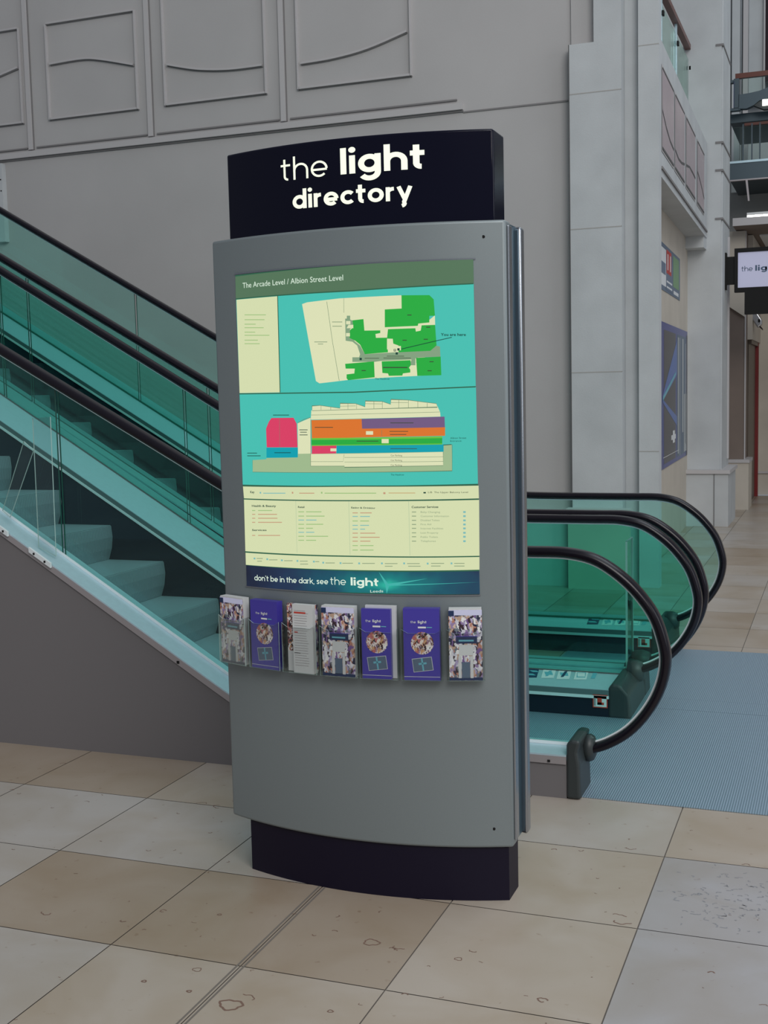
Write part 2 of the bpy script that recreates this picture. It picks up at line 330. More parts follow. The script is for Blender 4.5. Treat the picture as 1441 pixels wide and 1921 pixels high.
D = {'corners': [(-1.7686, 1.9173), (-0.9998, 1.9249), (-0.9952, 0.9458), (-1.7648, 0.9459)],
'polys': [('cyan', [(-1.7688, 1.8503), (-1.3497, 1.8502), (-0.9994, 1.8558), (-0.998, 1.56), (-1.3579, 1.553), (-1.7679, 1.5559)]),
('olive', [(-1.7686, 1.9173), (-1.4563, 1.9219), (-1.2232, 1.9244), (-0.9998, 1.9249), (-0.9994, 1.8552), (-1.3551, 1.8463), (-1.7697, 1.8487)]),
('cream', [(-1.7672, 1.8461), (-1.6056, 1.8463), (-1.607, 1.5561), (-1.7678, 1.5573)]),
('cyan', [(-1.768, 1.5537), (-1.3579, 1.5504), (-0.9975, 1.558), (-0.9962, 1.276), (-1.3656, 1.2727), (-1.7679, 1.2693)]),
('cream', [(-1.7674, 1.2644), (-1.3569, 1.2708), (-0.9945, 1.2708), (-0.9941, 1.2329), (-1.358, 1.23), (-1.7647, 1.2259)]),
('cream', [(-1.7649, 1.2225), (-1.3581, 1.2269), (-0.9937, 1.2288), (-0.9951, 1.0629), (-1.3626, 1.0617), (-1.7667, 1.0572)]),
('cream', [(-1.7662, 1.0527), (-1.3627, 1.058), (-0.9952, 1.0593), (-0.9957, 1.0215), (-1.3638, 1.0183), (-1.7665, 1.0137)]),
('pale', [(-1.5191, 1.8179), (-1.5018, 1.8222), (-1.3955, 1.8282), (-1.2952, 1.8286), (-1.2047, 1.8289), (-1.1848, 1.7883), (-1.124, 1.7555), (-1.1086, 1.7678), (-1.108, 1.663), (-1.1673, 1.6338), (-1.095, 1.6319), (-1.0941, 1.5959), (-1.2258, 1.5931), (-1.3784, 1.5876), (-1.4259, 1.5835), (-1.4675, 1.5803), (-1.4793, 1.5875)]),
('gravel', [(-1.3774, 1.7685), (-1.3722, 1.7682), (-1.3719, 1.7767), (-1.3612, 1.7762), (-1.3616, 1.765), (-1.3517, 1.7604), (-1.3521, 1.7449), (-1.363, 1.7369), (-1.3635, 1.7172), (-1.3473, 1.6997), (-1.3325, 1.6879), (-1.3182, 1.6621), (-1.1318, 1.6677), (-1.1082, 1.6809), (-1.096, 1.6777), (-1.0951, 1.6486), (-1.1599, 1.6476), (-1.167, 1.645), (-1.1674, 1.6255), (-1.1842, 1.626), (-1.1783, 1.6426), (-1.2685, 1.641), (-1.2891, 1.6388), (-1.358, 1.6408), (-1.3576, 1.6544), (-1.3364, 1.6537), (-1.3332, 1.6626), (-1.3415, 1.6883), (-1.3564, 1.7), (-1.3777, 1.7036)]),
('green', [(-1.2038, 1.8287), (-1.1232, 1.8262), (-1.1112, 1.8136), (-1.1085, 1.7667), (-1.1244, 1.7666), (-1.1247, 1.7478), (-1.1566, 1.7456), (-1.1581, 1.7392), (-1.2554, 1.7384), (-1.2542, 1.7899), (-1.2041, 1.7907)]),
('green', [(-1.3546, 1.7624), (-1.32, 1.7647), (-1.3179, 1.731), (-1.2692, 1.73), (-1.2694, 1.7222), (-1.2841, 1.7199), (-1.2829, 1.7087), (-1.2495, 1.7081), (-1.2476, 1.6656), (-1.3182, 1.6621), (-1.3324, 1.6908), (-1.3472, 1.7025), (-1.3652, 1.7116), (-1.363, 1.7341), (-1.3522, 1.7421)]),
('green', [(-1.246, 1.7325), (-1.1652, 1.7325), (-1.164, 1.7228), (-1.15, 1.7251), (-1.147, 1.7403), (-1.1085, 1.7404), (-1.1055, 1.6808), (-1.1236, 1.666), (-1.216, 1.6646), (-1.2156, 1.6841), (-1.2312, 1.6902), (-1.2323, 1.7042), (-1.2495, 1.7053)]),
('green', [(-1.3812, 1.6358), (-1.2905, 1.6402), (-1.2896, 1.5937), (-1.3733, 1.5874), (-1.3778, 1.5932), (-1.3774, 1.6045), (-1.3528, 1.6067), (-1.3509, 1.6208), (-1.38, 1.6216)]),
('green', [(-1.2671, 1.6395), (-1.1811, 1.6407), (-1.1806, 1.6259), (-1.1864, 1.619), (-1.1825, 1.6133), (-1.1827, 1.605), (-1.2045, 1.6027), (-1.2061, 1.5966), (-1.2463, 1.5968), (-1.249, 1.6039), (-1.2658, 1.6058)]),
('green', [(-1.165, 1.6469), (-1.0943, 1.6486), (-1.0934, 1.5948), (-1.1624, 1.5947)]),
('pale', [(-1.2495, 1.7048), (-1.2323, 1.7042), (-1.233, 1.6735), (-1.2503, 1.674)]),
('pale', [(-1.2199, 1.6829), (-1.2085, 1.6825), (-1.2088, 1.67), (-1.2202, 1.6703)]),
('pale', [(-1.3745, 1.7613), (-1.3608, 1.7607), (-1.361, 1.7509), (-1.3748, 1.7515)]),
('pale', [(-1.3672, 1.7497), (-1.352, 1.7491), (-1.3522, 1.7393), (-1.3736, 1.7401)]),
('pale', [(-1.3755, 1.7261), (-1.3633, 1.7257), (-1.3635, 1.7158), (-1.3758, 1.7163)]),
('ink', [(-1.2301, 1.6745), (-1.2232, 1.6743), (-1.2234, 1.6676), (-1.2302, 1.6678)]),
('ink', [(-1.335, 1.652), (-1.3277, 1.6517), (-1.3279, 1.645), (-1.3351, 1.6452)]),
('ink', [(-1.2246, 1.6648), (-1.2177, 1.6646), (-1.2179, 1.6579), (-1.2247, 1.6581)]),
('ink', [(-1.2192, 1.6764), (-1.2123, 1.6762), (-1.2125, 1.6695), (-1.2193, 1.6697)]),
('pale', [(-1.2284, 1.6733), (-1.2249, 1.6732), (-1.225, 1.6693), (-1.2285, 1.6694)]),
('ground', [(-1.722, 1.3476), (-1.6673, 1.3511), (-1.6671, 1.355), (-1.5503, 1.3576), (-1.5499, 1.3701), (-1.5035, 1.3713), (-1.2903, 1.3717), (-1.0916, 1.3717), (-1.0912, 1.3915), (-1.0675, 1.3926), (-1.0673, 1.3155), (-1.3645, 1.3137), (-1.7236, 1.3114)]),
('pink', [(-1.6428, 1.4784), (-1.5606, 1.4785), (-1.5502, 1.4601), (-1.5495, 1.3885), (-1.6643, 1.388), (-1.6647, 1.4457), (-1.6536, 1.4662)]),
('blue', [(-1.6654, 1.3872), (-1.5486, 1.388), (-1.5497, 1.3579), (-1.6667, 1.3558)]),
('pale', [(-1.5469, 1.4614), (-1.5012, 1.4778), (-1.5024, 1.3697), (-1.5487, 1.3687)]),
('pale', [(-1.4974, 1.5), (-1.3035, 1.5031), (-1.1059, 1.5054), (-1.0986, 1.4876), (-1.0978, 1.4747), (-1.3042, 1.4733), (-1.5002, 1.4722)]),
('pale', [(-1.4939, 1.5133), (-1.4666, 1.5144), (-1.4009, 1.5049), (-1.3999, 1.5196), (-1.3504, 1.5177), (-1.321, 1.5077), (-1.3195, 1.5249), (-1.2675, 1.5223), (-1.2425, 1.5135), (-1.2411, 1.528), (-1.1904, 1.5248), (-1.1083, 1.5127), (-1.1059, 1.5033), (-1.3035, 1.5011), (-1.4944, 1.4989)]),
('orange', [(-1.4984, 1.4706), (-1.3331, 1.4722), (-1.3316, 1.4437), (-1.1974, 1.4438), (-1.0852, 1.4443), (-1.0857, 1.4184), (-1.2782, 1.4178), (-1.4984, 1.4154)]),
('purple', [(-1.3331, 1.4722), (-1.2073, 1.4732), (-1.0862, 1.4744), (-1.0857, 1.4433), (-1.2079, 1.443), (-1.3322, 1.4432)]),
('lime', [(-1.4996, 1.4165), (-1.2783, 1.4168), (-1.0938, 1.417), (-1.0942, 1.3931), (-1.2788, 1.3926), (-1.5004, 1.3928)]),
('green', [(-1.4998, 1.4111), (-1.2784, 1.4115), (-1.0939, 1.4118), (-1.0942, 1.3962), (-1.2787, 1.3968), (-1.5003, 1.396)]),
('pink', [(-1.4991, 1.3928), (-1.4158, 1.3936), (-1.4177, 1.3702), (-1.4999, 1.3686)]),
('blue', [(-1.4158, 1.3936), (-1.2517, 1.3934), (-1.0902, 1.393), (-1.0905, 1.3722), (-1.2522, 1.3713), (-1.4165, 1.3702)]),
('pale', [(-1.5037, 1.3681), (-1.2904, 1.3695), (-1.0916, 1.3712), (-1.0923, 1.3316), (-1.2532, 1.3292), (-1.3916, 1.3286), (-1.3915, 1.3329), (-1.5049, 1.3319)]),
('pale', [(-1.3201, 1.4357), (-1.298, 1.4354), (-1.2983, 1.4249), (-1.3204, 1.4252)]),
('pale', [(-1.2724, 1.412), (-1.2508, 1.4117), (-1.2511, 1.3991), (-1.2727, 1.3994)]),
('pale', [(-1.4361, 1.3852), (-1.4161, 1.3851), (-1.4164, 1.3766), (-1.4364, 1.3766)])],
'lines': [('dark', 0.0035, [(-1.7689, 1.8482), (-1.3497, 1.8487), (-0.9994, 1.8547)]),
('dark', 0.0035, [(-1.768, 1.5548), (-1.3579, 1.5514), (-0.998, 1.559)]),
('dark', 0.0035, [(-1.7673, 1.2655), (-1.3568, 1.2723), (-0.9945, 1.2724)]),
('dark', 0.0035, [(-1.7648, 1.2242), (-1.358, 1.2284), (-0.9936, 1.2304)]),
('dark', 0.0035, [(-1.7676, 1.0549), (-1.3627, 1.0602), (-0.9951, 1.0614)]),
('dark', 0.003, [(-1.6043, 1.8476), (-1.6064, 1.5561)]),
('greyline', 0.0012, [(-1.5617, 1.2246), (-1.5625, 1.0644)]),
('greyline', 0.0012, [(-1.3805, 1.2266), (-1.3806, 1.0645)]),
('greyline', 0.0012, [(-1.1951, 1.2282), (-1.1944, 1.0653)]),
('thin', 0.0012, [(-1.4347, 1.821), (-1.4194, 1.7015), (-1.4011, 1.5868)]),
('thin', 0.001, [(-1.3792, 1.8274), (-1.3804, 1.7859)]),
('ink', 0.002, [(-1.2073, 1.6735), (-1.1038, 1.6946), (-1.0617, 1.7031)]),
('thin', 0.0012, [(-1.066, 1.3926), (-1.0673, 1.3155), (-1.3645, 1.3132), (-1.7237, 1.3103), (-1.722, 1.3476)]),
('ink', 0.002, [(-1.0912, 1.3915), (-1.0675, 1.3926)]),
('thin', 0.001, [(-1.612, 1.4782), (-1.6145, 1.3883)]),
('thin', 0.0015, [(-1.5453, 1.4627), (-1.523, 1.4732), (-1.5012, 1.4784)]),
('thin', 0.0014, [(-1.4944, 1.4989), (-1.4939, 1.5133), (-1.4666, 1.5144), (-1.4009, 1.5049), (-1.3999, 1.5196), (-1.3504, 1.5177), (-1.321, 1.5077), (-1.3195, 1.5249), (-1.2675, 1.5223), (-1.2425, 1.5135), (-1.2411, 1.528), (-1.1904, 1.5248), (-1.1083, 1.5127), (-1.1059, 1.5023), (-1.3035, 1.5011), (-1.4944, 1.4989)]),
('thin', 0.001, [(-1.4979, 1.4861), (-1.3039, 1.4869), (-1.0986, 1.4881)]),
('thin', 0.001, [(-1.4002, 1.5107), (-1.3506, 1.5108)]),
('thin', 0.001, [(-1.3197, 1.5171), (-1.2677, 1.515)]),
('thin', 0.001, [(-1.2413, 1.5186), (-1.1906, 1.5176)]),
('thin', 0.001, [(-1.4636, 1.5133), (-1.4641, 1.5006)]),
('thin', 0.001, [(-1.4311, 1.5096), (-1.4314, 1.5006)]),
('thin', 0.001, [(-1.3747, 1.5181), (-1.3752, 1.5013)]),
('thin', 0.001, [(-1.3476, 1.516), (-1.348, 1.5018)]),
('thin', 0.001, [(-1.2931, 1.5228), (-1.2936, 1.5019)]),
('thin', 0.001, [(-1.2675, 1.5223), (-1.268, 1.5025)]),
('thin', 0.001, [(-1.2177, 1.5254), (-1.2183, 1.5026)]),
('thin', 0.001, [(-1.1894, 1.5248), (-1.1898, 1.503)]),
('thin', 0.001, [(-1.1619, 1.5201), (-1.1622, 1.503)]),
('thin', 0.001, [(-1.1347, 1.5153), (-1.135, 1.5029)]),
('thin', 0.001, [(-1.3907, 1.3579), (-1.0918, 1.3571)]),
('thin', 0.001, [(-1.3911, 1.3441), (-1.0921, 1.3436)]),
('thin', 0.001, [(-1.5044, 1.3454), (-1.3951, 1.3457), (-1.3916, 1.3669)]),
('thin', 0.0012, [(-1.5002, 1.4706), (-1.5049, 1.3319), (-1.3915, 1.3323), (-1.3916, 1.3286), (-1.0923, 1.3316), (-1.0916, 1.3717)]),
('thin', 0.001, [(-1.2712, 1.4387), (-1.2716, 1.4204)]),
('greenprint', 0.0016, [(-1.7344, 1.7977), (-1.6504, 1.7929)]),
('greenprint', 0.0016, [(-1.735, 1.7827), (-1.6561, 1.7784)]),
('greenprint', 0.0016, [(-1.7357, 1.7691), (-1.6911, 1.7668)]),
('greenprint', 0.0016, [(-1.7362, 1.7583), (-1.6605, 1.7544)]),
('greenprint', 0.0016, [(-1.7368, 1.7446), (-1.6939, 1.7425)]),
('greenprint', 0.0016, [(-1.7372, 1.7351), (-1.6394, 1.7305)]),
('greenprint', 0.0016, [(-1.7379, 1.7201), (-1.6845, 1.7177)]),
('greenprint', 0.0016, [(-1.7384, 1.7092), (-1.678, 1.7066)]),
('greenprint', 0.0018, [(-1.7309, 1.189), (-1.7181, 1.1895)]),
('greenprint', 0.0018, [(-1.7065, 1.19), (-1.651, 1.1921)]),
('redprint', 0.0018, [(-1.7315, 1.1768), (-1.7187, 1.1774)]),
('redprint', 0.0018, [(-1.7071, 1.1779), (-1.6327, 1.1808)]),
('redprint', 0.0018, [(-1.732, 1.1645), (-1.7192, 1.165)]),
('redprint', 0.0018, [(-1.7076, 1.1656), (-1.6315, 1.1687)]),
('redprint', 0.0018, [(-1.7326, 1.1515), (-1.7198, 1.1521)]),
('redprint', 0.0018, [(-1.7082, 1.1527), (-1.6151, 1.1566)]),
('redprint', 0.0018, [(-1.7345, 1.1099), (-1.7216, 1.1107)]),
('redprint', 0.0018, [(-1.71, 1.1113), (-1.6234, 1.1155)]),
('greenprint', 0.0018, [(-1.5534, 1.191), (-1.5327, 1.1916)]),
('greenprint', 0.0018, [(-1.5258, 1.1918), (-1.4724, 1.193)]),
('greenprint', 0.0018, [(-1.5539, 1.1779), (-1.5332, 1.1785)]),
('greenprint', 0.0018, [(-1.5263, 1.1787), (-1.4622, 1.1802)]),
('blueprint', 0.0018, [(-1.5543, 1.1658), (-1.5336, 1.1664)]),
('blueprint', 0.0018, [(-1.5267, 1.1666), (-1.49, 1.1676)]),
('greenprint', 0.0018, [(-1.5548, 1.1526), (-1.5341, 1.1533)]),
('greenprint', 0.0018, [(-1.5271, 1.1535), (-1.4675, 1.1552)]),
('greenprint', 0.0018, [(-1.5552, 1.1403), (-1.5345, 1.141)]),
('greenprint', 0.0018, [(-1.5275, 1.1412), (-1.5032, 1.142)]),
('blueprint', 0.0018, [(-1.5556, 1.1279), (-1.5349, 1.1286)]),
('blueprint', 0.0018, [(-1.528, 1.1289), (-1.4989, 1.1298)]),
('greenprint', 0.0018, [(-1.5561, 1.1155), (-1.5353, 1.1163)]),
('greenprint', 0.0018, [(-1.5284, 1.1166), (-1.4521, 1.1189)]),
('greenprint', 0.0018, [(-1.5565, 1.1032), (-1.5358, 1.104)]),
('greenprint', 0.0018, [(-1.5288, 1.1042), (-1.4936, 1.1054)]),
('redprint', 0.0018, [(-1.3448, 1.1918), (-1.3084, 1.1921)]),
('redprint', 0.0018, [(-1.3693, 1.1915), (-1.3522, 1.1917)]),
('blueprint', 0.0018, [(-1.3451, 1.1811), (-1.3142, 1.1814)]),
('blueprint', 0.0018, [(-1.3696, 1.1808), (-1.3524, 1.181)]),
('greenprint', 0.0018, [(-1.3455, 1.1674), (-1.3173, 1.1677)]),
('greenprint', 0.0018, [(-1.37, 1.1671), (-1.3528, 1.1673)]),
('blueprint', 0.0018, [(-1.3458, 1.1543), (-1.3177, 1.1547)]),
('blueprint', 0.0018, [(-1.3703, 1.1539), (-1.3532, 1.1542)]),
('blueprint', 0.0018, [(-1.3461, 1.1428), (-1.3306, 1.143)]),
('blueprint', 0.0018, [(-1.3706, 1.1424), (-1.3535, 1.1426)]),
('redprint', 0.0018, [(-1.3464, 1.1307), (-1.2988, 1.1314)]),
('redprint', 0.0018, [(-1.371, 1.1303), (-1.3538, 1.1306)]),
('redprint', 0.0018, [(-1.3468, 1.1183), (-1.2853, 1.1192)]),
('redprint', 0.0018, [(-1.3713, 1.1179), (-1.3541, 1.1182)]),
('redprint', 0.0018, [(-1.3471, 1.1065), (-1.3147, 1.1071)]),
('redprint', 0.0018, [(-1.3717, 1.106), (-1.3545, 1.1064)]),
('greenprint', 0.0018, [(-1.3475, 1.0931), (-1.3053, 1.0938)]),
('greenprint', 0.0018, [(-1.372, 1.0926), (-1.3548, 1.0929)]),
('greenprint', 0.0018, [(-1.3478, 1.0796), (-1.3056, 1.0804)]),
('greenprint', 0.0018, [(-1.3724, 1.0791), (-1.3552, 1.0795)]),
('greyprint', 0.0018, [(-1.1861, 1.195), (-1.1735, 1.195)]),
('blueprint', 0.004, [(-1.038, 1.1936), (-1.031, 1.1935)]),
('greyprint', 0.0018, [(-1.1864, 1.1829), (-1.1738, 1.1828)]),
('blueprint', 0.004, [(-1.0382, 1.1815), (-1.0312, 1.1814)]),
('greyprint', 0.0018, [(-1.1866, 1.1702), (-1.174, 1.1702)]),
('blueprint', 0.004, [(-1.0384, 1.1689), (-1.0314, 1.1688)]),
('greyprint', 0.0018, [(-1.1869, 1.158), (-1.1743, 1.158)]),
('blueprint', 0.004, [(-1.0386, 1.1568), (-1.0316, 1.1567)]),
('greyprint', 0.0018, [(-1.1871, 1.1464), (-1.1745, 1.1463)]),
('blueprint', 0.004, [(-1.0388, 1.1452), (-1.0318, 1.1451)]),
('greyprint', 0.0018, [(-1.1874, 1.1331), (-1.1748, 1.1331)]),
('blueprint', 0.004, [(-1.039, 1.1321), (-1.032, 1.132)]),
('greyprint', 0.0018, [(-1.1877, 1.1214), (-1.175, 1.1214)]),
('blueprint', 0.004, [(-1.0392, 1.1205), (-1.0321, 1.1204)]),
('greyprint', 0.0018, [(-1.1879, 1.1082), (-1.1753, 1.1082)]),
('blueprint', 0.004, [(-1.0394, 1.1073), (-1.0324, 1.1072)]),
('blueprint', 0.0018, [(-1.6836, 1.2451), (-1.5984, 1.2474)]),
('redprint', 0.0018, [(-1.5482, 1.2485), (-1.495, 1.2494)]),
('greenprint', 0.0018, [(-1.46, 1.25), (-1.3407, 1.251)]),
('greenprint', 0.0018, [(-1.3545, 1.251), (-1.293, 1.2512)]),
('orangeprint', 0.0018, [(-1.2548, 1.2517), (-1.175, 1.2514)]),
('blueprint', 0.004, [(-1.6977, 1.2461), (-1.692, 1.2463)]),
('redprint', 0.004, [(-1.5748, 1.2493), (-1.5696, 1.2494)]),
('greenprint', 0.004, [(-1.472, 1.2511), (-1.4672, 1.2512)]),
('redprint', 0.004, [(-1.2711, 1.2512), (-1.2643, 1.2512)]),
('ink', 0.004, [(-1.151, 1.252), (-1.1437, 1.2519)]),
('greyprint', 0.0016, [(-1.7194, 1.0375), (-1.6941, 1.0391)]),
('greyprint', 0.0016, [(-1.7172, 1.0291), (-1.698, 1.0304)]),
('greyprint', 0.0016, [(-1.6695, 1.0364), (-1.6366, 1.0384)]),
('greyprint', 0.0016, [(-1.6114, 1.037), (-1.5799, 1.0386)]),
('greyprint', 0.0016, [(-1.5534, 1.0386), (-1.5253, 1.0399)]),
('greyprint', 0.0016, [(-1.5527, 1.0295), (-1.5241, 1.0309)]),
('greyprint', 0.0016, [(-1.4988, 1.0396), (-1.4849, 1.0402)]),
('greyprint', 0.0016, [(-1.4637, 1.0369), (-1.4321, 1.0381)]),
('greyprint', 0.0016, [(-1.407, 1.0381), (-1.3721, 1.0391)]),
('greyprint', 0.0016, [(-1.3426, 1.0393), (-1.3025, 1.0402)]),
('greyprint', 0.0016, [(-1.2713, 1.0402), (-1.2326, 1.0408)]),
('greyprint', 0.0016, [(-1.2714, 1.0322), (-1.2477, 1.0325)]),
('greyprint', 0.0016, [(-1.2037, 1.041), (-1.1661, 1.0412)]),
('greyprint', 0.0016, [(-1.2007, 1.0331), (-1.1637, 1.0333)]),
('greyprint', 0.0016, [(-1.1328, 1.0418), (-1.0949, 1.0417)]),
('greyprint', 0.0016, [(-1.1329, 1.0338), (-1.1053, 1.0338)]),
('greyprint', 0.0016, [(-1.0662, 1.0415), (-1.0367, 1.0412)]),
('greyprint', 0.0016, [(-1.0663, 1.0335), (-1.0368, 1.0332)]),
('blueprint', 0.004, [(-1.7315, 1.0366), (-1.7241, 1.0371)]),
('blueprint', 0.004, [(-1.6799, 1.0377), (-1.6729, 1.0382)]),
('blueprint', 0.004, [(-1.6231, 1.0377), (-1.6163, 1.0381)]),
('blueprint', 0.004, [(-1.5653, 1.0388), (-1.5588, 1.0391)]),
('blueprint', 0.004, [(-1.5066, 1.0393), (-1.5004, 1.0396)]),
('blueprint', 0.004, [(-1.4743, 1.0373), (-1.4682, 1.0376)]),
('blueprint', 0.004, [(-1.4158, 1.0381), (-1.4099, 1.0383)]),
('blueprint', 0.004, [(-1.3549, 1.039), (-1.3492, 1.0392)]),
('blueprint', 0.004, [(-1.2831, 1.0406), (-1.2776, 1.0407)]),
('blueprint', 0.004, [(-1.2152, 1.0415), (-1.2098, 1.0415)]),
('blueprint', 0.004, [(-1.1452, 1.0413), (-1.14, 1.0413)]),
('blueprint', 0.004, [(-1.0763, 1.0416), (-1.0712, 1.0415)]),
('greyprint', 0.0015, [(-1.48, 1.7038), (-1.4369, 1.7022)]),
('greyprint', 0.0015, [(-1.4682, 1.6973), (-1.4504, 1.6966)]),
('greyprint', 0.0015, [(-1.4191, 1.7603), (-1.3861, 1.7589)]),
('greyprint', 0.0015, [(-1.4186, 1.7478), (-1.3878, 1.7465)]),
('ink', 0.0015, [(-1.6357, 1.4873), (-1.5764, 1.4867)]),
('ink', 0.0015, [(-1.6353, 1.3718), (-1.5742, 1.3722)]),
('ink', 0.0015, [(-1.743, 1.3693), (-1.703, 1.3698)]),
('ink', 0.0015, [(-1.7434, 1.3609), (-1.6892, 1.3616)]),
('ink', 0.0015, [(-1.5413, 1.4417), (-1.5117, 1.4415)]),
('ink', 0.0015, [(-1.5384, 1.4344), (-1.515, 1.4342)]),
('ink', 0.0015, [(-1.5409, 1.4263), (-1.5122, 1.4262)]),
('darkprint', 0.0015, [(-1.4869, 1.4488), (-1.4256, 1.4482)]),
('darkprint', 0.0015, [(-1.2446, 1.459), (-1.1759, 1.4578)]),
('darkprint', 0.0014, [(-1.2478, 1.4342), (-1.1921, 1.4333)]),
('darkprint', 0.0014, [(-1.2467, 1.425), (-1.1976, 1.4243)]),
('darkprint', 0.0015, [(-1.3503, 1.4064), (-1.2824, 1.4058)]),
('darkprint', 0.0014, [(-1.2463, 1.3831), (-1.1671, 1.382)]),
('darkprint', 0.0018, [(-1.1873, 1.7713), (-1.175, 1.7708)]),
('darkprint', 0.0018, [(-1.203, 1.699), (-1.1906, 1.6986)]),
('darkprint', 0.0018, [(-1.1414, 1.6999), (-1.1293, 1.6995)]),
('darkprint', 0.0018, [(-1.1338, 1.7343), (-1.1217, 1.7339)]),
('darkprint', 0.0018, [(-1.1261, 1.6347), (-1.114, 1.6344)]),
('darkprint', 0.0018, [(-1.1321, 1.6087), (-1.12, 1.6083)]),
('darkprint', 0.0018, [(-1.329, 1.6145), (-1.3158, 1.6142)]),
('darkprint', 0.0022, [(-1.2631, 1.6217), (-1.19, 1.6197)]),
('darkprint', 0.0012, [(-1.3185, 1.6503), (-1.2741, 1.649)]),
('darkprint', 0.0012, [(-1.261, 1.6492), (-1.1796, 1.6468)]),
('darkprint', 0.0012, [(-1.2507, 1.6545), (-1.1992, 1.6529)])],
'texts': [('The Arcade Level / Albion Street Level', (-1.7379, 1.8794), (-1.3797, 1.8804), 0.0168, 'whiteprint', 0), ('You are here', (-1.0922, 1.7081), (-1.0223, 1.7061), 0.0082, 'ink', 1), ('Key', (-1.7358, 1.2435), (-1.7186, 1.2441), 0.0076, 'ink', 1), ('Services', (-1.7338, 1.1241), (-1.6752, 1.1271), 0.006, 'ink', 1), ('Health & Beauty', (-1.7311, 1.2007), (-1.6352, 1.2037), 0.0065, 'ink', 1), ('Retail', (-1.5539, 1.203), (-1.5307, 1.2036), 0.006, 'ink', 1), ('Eating & Drinking', (-1.3727, 1.2052), (-1.2972, 1.2043), 0.005, 'ink', 1), ('Customer Services', (-1.1864, 1.2067), (-1.1086, 1.2069), 0.0065, 'ink', 1), ('Baby Changing', (-1.16, 1.1923), (-1.1037, 1.1919), 0.0054, 'greyprint', 0), ('Customer Information', (-1.1602, 1.1804), (-1.0785, 1.1797), 0.0054, 'greyprint', 0), ('Disabled Toilets', (-1.1605, 1.168), (-1.1054, 1.1676), 0.0054, 'greyprint', 0), ('First Aid', (-1.1607, 1.1558), (-1.1301, 1.1557), 0.0054, 'greyprint', 0), ('Internet Facilities', (-1.1609, 1.1437), (-1.0957, 1.1433), 0.0054, 'greyprint', 0), ('Lost Property', (-1.1612, 1.1307), (-1.11, 1.1305), 0.0054, 'greyprint', 0), ('Public Toilets', (-1.1615, 1.1183), (-1.1115, 1.1181), 0.0054, 'greyprint', 0), ('Telephones', (-1.1617, 1.1061), (-1.1176, 1.1059), 0.0054, 'greyprint', 0), ('L/B  The Upper Balcony Level', (-1.1373, 1.2506), (-1.0234, 1.2495), 0.0054, 'darkprint', 0), ('The Headrow', (-1.288, 1.5866), (-1.2437, 1.5855), 0.0059, 'ink', 0), ('The Headrow', (-1.2468, 1.3036), (-1.2068, 1.3034), 0.0054, 'ink', 0), ('Car Parking', (-1.2455, 1.361), (-1.2116, 1.3606), 0.0049, 'darkprint', 0), ('Car Parking', (-1.2458, 1.3465), (-1.2119, 1.3462), 0.0049, 'darkprint', 0), ('Car Parking', (-1.2462, 1.3321), (-1.2122, 1.3318), 0.0049, 'darkprint', 0), ('Albion Street', (-1.0708, 1.409), (-1.0259, 1.4086), 0.0054, 'ink', 0), ('Entrance', (-1.0709, 1.4007), (-1.0396, 1.4006), 0.0049, 'ink', 0), ('Leeds', (-1.3187, 0.9514), (-1.2783, 0.9533), 0.0081, 'whiteprint', 0)],
'banner': [(-1.7639, 1.0128), (-1.5612, 1.014), (-1.31, 1.0151), (-0.9956, 1.0175), (-0.9951, 0.949), (-1.3117, 0.9503), (-1.5636, 0.9473), (-1.7648, 0.9459)],
'flare': [(-1.2654, 0.9751), (-1.2906, 1.0149), (-1.1435, 0.9966), (-1.2675, 0.9441), (-0.9963, 0.9848)],
'tagline': [('dont be in the dark, see', (-1.7309, 0.9672), (-1.456, 0.9725), (-1.7302, 0.9829)), ('the', (-1.4491, 0.972), (-1.3966, 0.97)), ('light', (-1.381, 0.969), (-1.2921, 0.9727))],
'header': {'the': [(-1.5871, 2.1888), (-1.4287, 2.1855)],
'light': [(-1.3859, 2.1864), (-1.1328, 2.1901)],
'directory': [(-1.5486, 2.1022), (-1.1712, 2.0976)],
'hx': [(-1.5175, 2.2465), (-1.266, 2.2555)]}, 'hold': [[(-1.8555, 0.7036), (-1.744, 0.7048), (-1.8451, 0.9052)], [(-1.7306, 0.7065), (-1.6102, 0.7029), (-1.7214, 0.9137)], [(-1.6062, 0.6999), (-1.4807, 0.7046), (-1.5982, 0.9149)], [(-1.4732, 0.7085), (-1.352, 0.7099), (-1.4666, 0.918)], [(-1.3417, 0.7072), (-1.233, 0.7086), (-1.3362, 0.9171)], [(-1.2183, 0.7075), (-1.104, 0.7081), (-1.2137, 0.9202)], [(-1.0884, 0.718), (-0.988, 0.7109), (-1.0849, 0.9163)]],
'screws': [(-0.9714, 1.9874), (-0.9661, 0.2301)],
'st1': [[(-1.472, 5.854), (-1.42, 5.868), (-1.388, 5.678), (-1.438, 5.664)], [(-1.397, 5.863), (-1.335, 5.879), (-1.305, 5.689), (-1.365, 5.673)], [(-1.319, 5.872), (-1.258, 5.888), (-1.228, 5.688), (-1.288, 5.671)], [(-1.232, 5.871), (-1.171, 5.888), (-1.147, 5.699), (-1.206, 5.683)], [(-1.142, 5.849), (-1.122, 5.854), (-1.111, 5.731), (-1.131, 5.726)]],
'st2': [[(-1.436, 7.248), (-1.37, 7.264), (-1.342, 7.028), (-1.406, 7.012)], [(-1.345, 7.235), (-1.286, 7.249), (-1.26, 7.015), (-1.318, 7.001)], [(-1.268, 7.236), (-1.206, 7.251), (-1.185, 7.034), (-1.245, 7.019)], [(-1.178, 7.241), (-1.12, 7.255), (-1.104, 7.054), (-1.161, 7.04)], [(-1.102, 7.225), (-1.078, 7.231), (-1.071, 7.079), (-1.095, 7.073)]],
'lg1': [(-1.078, 5.52, 0.11), (-1.014, 5.52, 0.049)],
